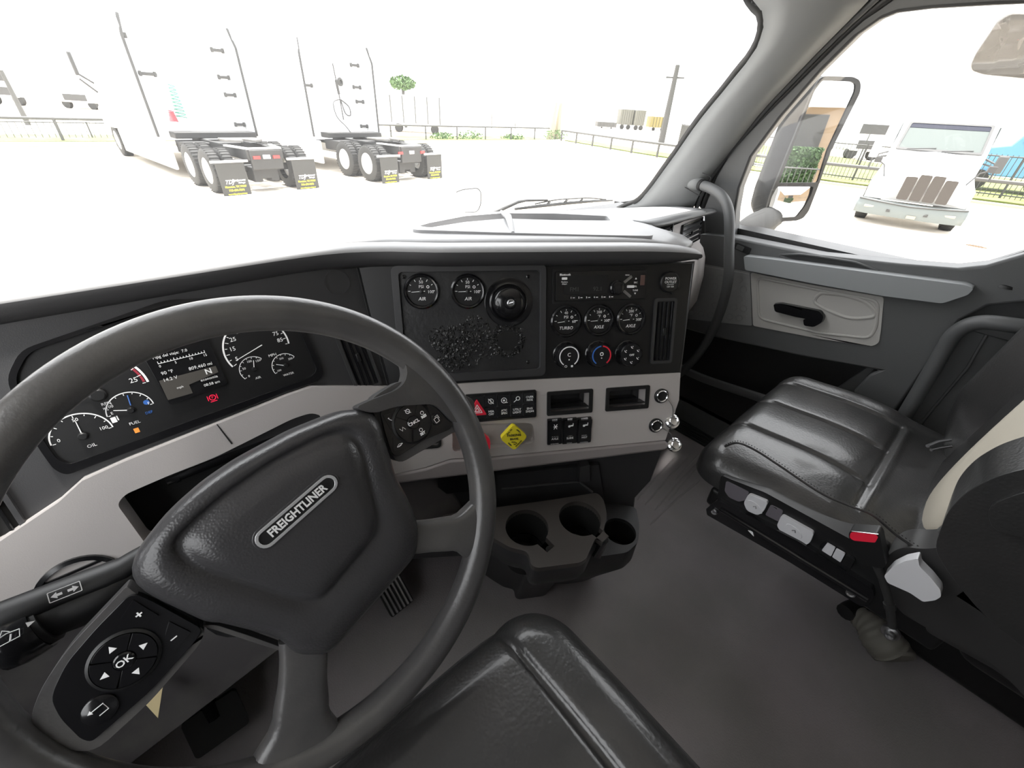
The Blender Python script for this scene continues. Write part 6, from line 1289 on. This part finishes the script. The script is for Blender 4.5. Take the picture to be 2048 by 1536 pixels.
for s in (-1, 1):
    sf = Frame(FT.P(s * 1.085, 2.25, 1.85), FT.B, FT.A * s); k = 1
    mb = MB(); mb.plate(sf, rpoly([(0.10, 0), (0.95, 0), (0.95, 0.62), (0.5, 0.62)], 0.05) if sf.B.z > 0 else [(x, -y) for x, y in rpoly([(0.10, 0), (0.95, 0), (0.95, 0.62), (0.5, 0.62)], 0.05)], 0, 0.01); part('door_glass', mb, 'glassdk', pt)
    mb = MB(); mb.tube([FT.P(s * 1.10, 2.3, 1.72), FT.P(s * 1.40, 2.15, 1.60), FT.P(s * 1.40, 2.15, 1.2)], 0.025, 6); mb.tube([FT.P(s * 1.10, 2.3, 1.60), FT.P(s * 1.36, 2.15, 1.55)], 0.02, 6); part('mirror_arm', mb, 'trim', pt)
    mb = MB(); mb.box((s * 1.42, 2.12, 1.75 if s < 0 else 1.62), (0.22, 0.10, 0.42), fr=FT); part('door_mirror', mb, 'paint' if s < 0 else 'iron', pt, bevel=0.03)
    mb = MB(); mb.tube([FT.P(s * 0.86, 0.75, 1.10), FT.P(s * 1.0, 0.6, 1.45), FT.P(s * 1.18, 0.6, 1.55)], 0.018, 6); mb.box((s * 1.18, 0.6, 1.56), (0.16, 0.08, 0.14), fr=FT); part('fender_mirror', mb, 'trim', pt, bevel=0.01)
# ---------------------------------------------------------------- rails, fences, grass
def fence(name, label, cat, pts, h, posts, rails, pick=0.0, r=0.04, m_='iron', group=None, pr=0.012):
    t = thing(name, label, cat, pts[0], group)
    for z in rails: mb = MB(); mb.tube([p + V((0, 0, z)) for p in pts], r * (1.0 if not pick else .7), 6); part('rail', mb, m_, t)
    L = [0]
    for i in range(1, len(pts)): L.append(L[-1] + (pts[i] - pts[i - 1]).length)
    def P_(s):
        for i in range(1, len(pts)):
            if s <= L[i] or i == len(pts) - 1: return pts[i - 1].lerp(pts[i], (s - L[i - 1]) / (L[i] - L[i - 1]))
    n = int(L[-1] / posts)
    for k in range(n + 1): p = P_(min(k * posts, L[-1])); mb = MB(); mb.tube([p, p + V((0, 0, h))], r, 6); part('post', mb, m_, t)
    if pick:
        mb = MB(); n = int(L[-1] / pick)
        for k in range(n): p = P_(k * pick); mb.tube([p + V((0, 0, 0.05)), p + V((0, 0, h * .98))], pr, 4, cap=False)
        o = part('picket', mb, m_, t); o['kind'] = 'stuff'
    return t
lowL = [V((-40, 28.3, GZ)), V((0, 28.4, GZ)), V((19, 28.8, GZ)), V((29.3, 29.0, GZ))]
fence('pipe_rail', 'low grey pipe rail along the back edge of the yard', 'rail', lowL, 0.95, 2.6, [0.92], r=0.055)
lowR = [V((29.8, 28.0, GZ)), V((27.0, 19, GZ)), V((25.6, 13, GZ)), V((25.2, 6.5, GZ)), V((25.8, 0, GZ)), V((26.8, -8, GZ))]
fence('pipe_rail', 'low grey pipe rail running down the right side of the yard', 'rail', lowR, 0.85, 2.4, [0.82], r=0.07)
off = lambda pts, d: [p + V((d, 0.0, 0)) for p in pts]
fence('iron_fence', 'tall dark picket fence behind the right hand pipe rail', 'fence', [V((45, 26, GZ)), V((28.4, 14, GZ)), V((27.0, 6.5, GZ)), V((27.5, 0, GZ)), V((28.4, -8, GZ))], 1.7, 2.6, [0.25, 1.6], pick=0.16, r=0.035, pr=0.012)
fence('iron_fence', 'light picket fence standing in the grass at the far left', 'fence', [V((-45, 29.6, GZ)), V((2.2, 29.9, GZ))], 0.75, 3.0, [0.7], pick=0.22, r=0.03, pr=0.012)
def strip(name, pl_, w0, w1, m_, h, kind=None):
    mb = MB(); a = [p + V((w0[0], w0[1], 0)) for p in pl_]; b = [p + V((w1[0], w1[1], 0)) for p in pl_]
    mb.loft([a, [p + V((0, 0, h)) for p in a], [p + V((0, 0, h)) for p in b], b]); o = mesh_obj(name, mb, m_); o['kind'] = kind or 'structure'
    if kind: o['label'] = 'strip of mown green grass beyond the yard rail'; o['category'] = 'grass'
    return o
strip('kerb', lowL, (0, -1.5), (0, -0.35), 'kerb', 0.10); strip('kerb', lowR, (-0.1, 0), (0.35, 0), 'kerb', 0.08)
o = strip('grass', lowL, (0, -0.35), (0, 3.2), 'grass', 0.12, 'stuff')
o = strip('grass', lowR, (0.4, 0), (3.0, 0), 'grass', 0.14, 'stuff'); o['label'] = 'green grass between the right pipe rail and the picket fence'
mb = MB(); mb.plate(XY(0), [(30.5, -6), (30.0, 8), (34, 16), (44, 24), (60, 26), (44, 8), (42, -6)], GZ, GZ + 0.06); o = mesh_obj('grass', mb, 'grass'); tag(o, 'bright green grass bank behind the picket fence', 'grass'); o['kind'] = 'stuff'
def leafy(name, label, cat, c, rx, ry, rz, n, s, trunk=None):
    t = thing(name, label, cat, V((c.x, c.y, GZ))); mb = MB(); rnd = random.Random(int(c.x * 10))
    for k in range(n):
        while True:
            p = V((rnd.uniform(-1, 1), rnd.uniform(-1, 1), rnd.uniform(-1, 1)))
            if 0.3 < p.length < 1: break
        q = c + V((p.x * rx, p.y * ry, p.z * rz)); a = V((rnd.gauss(0, 1), rnd.gauss(0, 1), rnd.gauss(0, 1))).normalized() * s; b = a.cross(V((rnd.gauss(0, 1), rnd.gauss(0, 1), rnd.gauss(0, 1)))).normalized() * s
        mb.add([q - a, q + b * .6, q + a, q - b * .6], [(0, 1, 2, 3)])
    part('foliage', mb, 'leaf', t, smooth=0)
    mb = MB(); top = c.z - rz * .3; mb.tube([V((c.x, c.y, GZ)), V((c.x, c.y, max(top, GZ + .2)))], trunk or 0.15, 8); part('trunk', mb, 'iron', t)
g = ground(812, 262); hh = hgt(g, 168); g = ground(812, 255); hh = hgt(g, 166); leafy('tree', 'pale green round tree far behind the second tractor', 'tree', g + V((0, 0, hh)), 1.25, 1.1, 0.6, 700, 0.15)
for (px, py, pt_, r_) in ((1100, 278, 205, 0.28),):
    g = ground(px, py); h_ = hgt(g, pt_); mb = MB()
    mb.tube([g, g + V((0.1, 0, h_ * .5)), g + V((0.35, 0, h_))], [r_ * 1.5, r_, r_ * .6], 8); mb.tube([g + V((0.9, 0, 0)), g + V((0.9, 0, h_ * .5)), g + V((1.0, 0, h_))], [r_ * 1.2, r_ * .9, r_ * .5], 8)
    single('old_tree', 'pale double tree trunk standing at the corner of the yard rails', 'tree', mb, mat('pale bark', (0.30, 0.27, 0.20), 0.9))
rb = random.Random(3)
def bush(px, py, w_, h_, lab):
    g = ground(px, py); leafy('bush', lab, 'bush', g + V((0, 0, h_ * .5)), w_, 0.6, h_ * .6, 260, 0.09, trunk=0.05)
bush(1110, 279, 1.5, 0.7, 'dry bush round the foot of the double tree trunk'); bush(885, 281, 1.0, 0.5, 'low bush at the rail just right of the second tractor'); bush(940, 281, 1.3, 0.6, 'low bush under the rail between the tractor and the tree trunk'); bush(1025, 281, 1.2, 0.45, 'low bush under the rail just left of the tree trunk')
# poles
def pole(px, py, ptop, r_, label, arm=False):
    g = ground(px, py); h_ = hgt(g, ptop); t = thing('utility_pole', label, 'pole', g); mb = MB(); mb.tube([g, g + V((0, 0, h_))], [r_, r_ * .6], 8); part('pole_shaft', mb, 'iron', t)
    if arm: mb = MB(); mb.box((0, 0, 0), (1.6, 0.12, 0.12), fr=Frame(g + V((0, 0, h_ * .85)), (0.6, -0.8, 0), (0, 0, 1))); part('cross_arm', mb, 'iron', t)
pole(1322, 287, 130, 0.32, 'dark pole rising beside the windshield pillar, over the grass', True)
pole(983, 262, 215, 0.05, 'thin pole just left of the double tree trunk'); pole(1030, 262, 222, 0.05, 'thin pole between the thin pole and the tree trunk'); pole(1132, 246, 218, 0.06, 'thin pole just right of the double tree trunk')
pole(57, 250, 140, 0.14, 'leaning looking grey pole behind the left rail')
pole(797, 262, 200, 0.05, 'short dark post right behind the second tractor')
pole(1712, 330, 262, 0.05, 'thin dark post right of the tall side mirror')
# distant parked vehicles
def farveh(name, label, px0, px1, pyb, pyt, cols, depthm=2.5):
    a, b = ground(px0, pyb), ground(px1, pyb + (px1 - px0) * 0.059); ax = (b - a); L = ax.length; g = Frame(a, ax, (0, 0, 1)); h_ = hgt(a, pyt)
    t = thing(name, label, 'truck', a)
    mb = MB(); mb.box((L * .5, depthm / 2, h_ * .56), (L, depthm, h_ * .72), fr=g); part('body', mb, cols[0], t, bevel=h_ * .05)
    mb = MB(); mb.box((L * .5, -0.02, h_ * .72), (L * .8, 0.06, h_ * .22), fr=g); part('windshield', mb, cols[1], t)
    mb = MB(); mb.box((L * .5, -0.03, h_ * .36), (L * .62, 0.08, h_ * .20), fr=g); part('grille', mb, cols[2], t)
    for x in (0.14, 0.86):
        A = Frame(g.P(L * x, 0.3, h_ * .15), g.A, g.B * -1); mb = MB(); mb.lathe(A, [(0, -0.15), (h_ * .15, -0.15), (h_ * .15, 0.2), (0, 0.2)], 16); part('wheel', mb, 'tyre', t)
    return t
farveh('parked_truck', 'distant parked truck at the left edge of the windshield', -20, 48, 208, 126, ('paint', 'trim', 'trim'))
farveh('parked_truck', 'distant white truck between the left edge and the first tractor', 124, 196, 216, 150, ('paint', 'kerb', 'trim'))
def box_on(px0, px1, pyb, pyt, dpt, name, label, m_, cat='trailer'):
    a, b = ground(px0, pyb), ground(px1, pyb + (px1 - px0) * 0.059); ax = b - a; L = ax.length; g = Frame(a, ax, (0, 0, 1)); h_ = hgt(a, pyt)
    t = thing(name, label, cat, a); mb = MB(); mb.box((L * .5, dpt / 2, h_ * .6), (L, dpt, h_ * .75), fr=g); part('box_body', mb, m_, t)
    n = max(2, int(L / 3)); 
    for k in range(n): A = Frame(g.P(L * (k + .5) / n, 0.2, h_ * .12), g.A, g.B * -1); mb = MB(); mb.lathe(A, [(0, -0.2), (h_ * .12, -0.2), (h_ * .12, 0.2), (0, 0.2)], 12); part('wheel', mb, 'tyre', t)
    mb = MB()
    for k in range(1, 6): mb.box((L * k / 6, -0.03, h_ * .6), (L * .012, 0.05, h_ * .7), fr=g)
    part('rib', mb, 'iron', t)
dkg = mat('dark box paint', (0.12, 0.12, 0.10), 0.7)
box_on(1237, 1262, 258, 217, 3, 'box_trailer', 'dark box trailer far off beyond the right rail, the left of two', dkg); box_on(1266, 1286, 260, 219, 3, 'box_trailer', 'dark box trailer far off beyond the right rail, the right of two', dkg)
box_on(762, 905, 262, 184, 2.5, 'box_trailer', 'plain white box trailer standing behind the second tractor', 'paint')
box_on(1194, 1232, 256, 243, 3, 'flatbed_trailer', 'low flatbed trailer left of the two dark box trailers', 'iron')
box_on(1298, 1332, 261, 232, 3, 'parked_truck', 'distant yellowish machine just left of the dark pole', mat('dull yellow paint', (0.20, 0.17, 0.07), 0.7), 'truck')
farveh('parked_truck', 'white truck with dark wheels behind the fence, between mirror and facing truck', 1690, 1752, 318, 232, ('paint', 'trim', 'trim'))
# blue truck and trailer behind the facing truck
g0 = V((31.0, 3.0, GZ)); bt = thing('semi_truck', 'light blue truck behind the fence at the right edge of the window', 'truck', g0)
BF = Frame(g0, (0.08, -1, 0), (0, 0, 1))
mb = MB(); mb.loft([[BF.P(x, y, z) for x, z in ((0.2, 0.7), (0.2, 1.7), (1.4, 1.95), (1.9, 3.0), (3.4, 3.1), (3.4, 0.7))] for y in (0, 2.4)], closed=True, cap=True); part('cab_body', mb, mat('light blue paint', (0.10, 0.24, 0.36), 0.3), bt, bevel=0.06)
mb = MB(); mb.plate(Frame(BF.P(0, -0.01, 0), BF.A, BF.B * -1), rpoly([(1.7, 2.05), (2.9, 2.05), (2.9, 2.8), (2.05, 2.8)], 0.06), 0, 0.03); part('door_glass', mb, 'glassdk', bt)
mb = MB(); mb.plate(Frame(BF.P(0, -0.01, 0), BF.A, BF.B * -1), [(2.0, 2.75), (3.0, 2.75), (3.0, 2.95), (2.1, 2.95)], 0, 0.06); part('visor', mb, 'trim', bt)
for x in (0.9, 3.0): A = Frame(BF.P(x, 0.1, 0.5), BF.A, BF.B * -1); mb = MB(); mb.lathe(A, [(0, -.2), (0.42, -.2), (0.42, .2), (0, .2)], 20); part('wheel', mb, 'tyre', bt)
t = thing('box_trailer', 'pale trailer with a blue lower side at the right edge of the window', 'trailer', BF.P(3.7, 0, 0))
mb = MB(); mb.box((8.2, 1.2, 2.9), (9.0, 2.4, 2.0), fr=BF); part('box_body', mb, 'paint', t)
mb = MB(); mb.box((8.2, 1.2, 1.35), (9.0, 2.42, 1.0), fr=BF); part('side_skirt', mb, 'bluep', t)
for k in range(12): mb = MB(); mb.box((4.0 + k * 0.75, -0.02, 2.9), (0.06, 0.05, 2.0), fr=BF); part('rib', mb, 'kerb', t)
# pavement marker discs
for (px, py, lb) in ((1952, 493, 'small drain cover on the ground in the lower right of the passenger window'),):
    g = ground(px, py); mb = MB(); mb.lathe(Frame(g + V((0, 0, 0.012)), (0, 1, 0), (0, 0, 1)), [(0.20, -0.01), (0.20, 0), (0.13, 0), (0.13, -0.008), (0, -0.008)], 24, sx=1.0, sy=.5); single('drain_cover', lb, 'drain cover', mb, mat('rusty iron', (0.10, 0.06, 0.03), 0.8))
# ---------------------------------------------------------------- building, hedge and fence seen only in the side mirror
def refl(px, py, Y):
    d = ray(px, py); p = CAM + d * ((MP - CAM).dot(MN) / d.dot(MN)); r = d - MN * 2 * d.dot(MN); return p + r * ((Y - p.y) / r.y)
YB = -24.0
def rp(px, py, Y=YB): q = refl(px, py, Y); return q
b0, b1 = rp(1600, 214), rp(1700, 217); wl0, wr0 = rp(1604, 228), rp(1660, 229); wb = rp(1610, 294)
xs_ = sorted([b0.x, b1.x]); zt = b0.z
bl = thing('building', 'tan single storey building with a dark window, reflected in the side mirror', 'building', V((xs_[0], YB - 3, GZ)))
mb = MB(); mb.box(((xs_[0] + xs_[1]) / 2, YB - 3, (zt + GZ) / 2), (34, 6, zt - GZ)); part('wall', mb, mat('tan stucco', (0.26, 0.19, 0.125), 0.9), bl)
mb = MB(); mb.box(((xs_[0] + xs_[1]) / 2, YB - 3, zt + 0.15), (35, 6.8, 0.3)); part('roof_edge', mb, 'paint', bl)
xw = sorted([wl0.x, wr0.x]); WW = xw[1] - xw[0]
for k in (-1, 0, 1):
    c_ = (xw[0] + xw[1]) / 2 + k * WW * 2.6; mb = MB(); mb.box((c_, YB + 0.02, (wl0.z + wb.z) / 2), (WW, 0.08, wl0.z - wb.z)); o = part('window', mb, 'trim', bl)
    mb = MB(); mb.box((c_, YB + 0.06, (wl0.z + wb.z) / 2), (WW * .94, 0.04, (wl0.z - wb.z) * .93)); part('pane', mb, mat('dark blinds', (0.035, 0.035, 0.032), 0.7), o)
h0, h1, hb = refl(1582, 297, YB + 3), refl(1648, 301, YB + 3), refl(1560, 345, YB + 3)
xh = sorted([h0.x, h1.x]); mb = MB(); rnd = random.Random(5)
x_in = h1.x; x_out = h0.x + (h0.x - h1.x) * 1.5; xa, xb = sorted([x_in, x_out])
mb.box(((xa + xb) / 2, YB + 2.4, (h0.z + GZ) / 2), ((xb - xa), 0.9, (h0.z - GZ) * .96))
for k in range(6000):
    q = V((rnd.uniform(xa, xb), YB + 2.9 + rnd.uniform(-.1, .05), rnd.uniform(GZ, h0.z))) if k % 3 else V((rnd.uniform(xa, xb), YB + rnd.uniform(1.9, 2.9), h0.z + rnd.uniform(-.05, .06)))
    a = V((rnd.gauss(0, 1), rnd.gauss(0, 1), rnd.gauss(0, 1))).normalized() * .06; b = a.cross(V((rnd.gauss(0, 1), rnd.gauss(0, 1), rnd.gauss(0, 1)))).normalized() * .06; mb.add([q - a, q + b, q + a, q - b], [(0, 1, 2, 3)])
single('hedge', 'clipped dark green hedge before the tan building, reflected in the side mirror', 'hedge', mb, mat('hedge leaves', (0.045, 0.085, 0.03), 0.9), smooth=0)
fence('iron_fence', 'picket fence before the hedge, reflected in the side mirror', 'fence', [V((x_in - 26, YB + 4.5, GZ)), V((x_in + 26, YB + 4.5, GZ))], 1.5, 2.6, [0.2, 1.4], pick=0.18, r=0.035, pr=0.014)
mb = MB(); mb.plate(XY(0), [(-50, YB + 1), (60, YB + 1), (60, YB + 4.2), (-50, YB + 4.2)], GZ, GZ + 0.05); struct('kerb', mb, 'kerb')
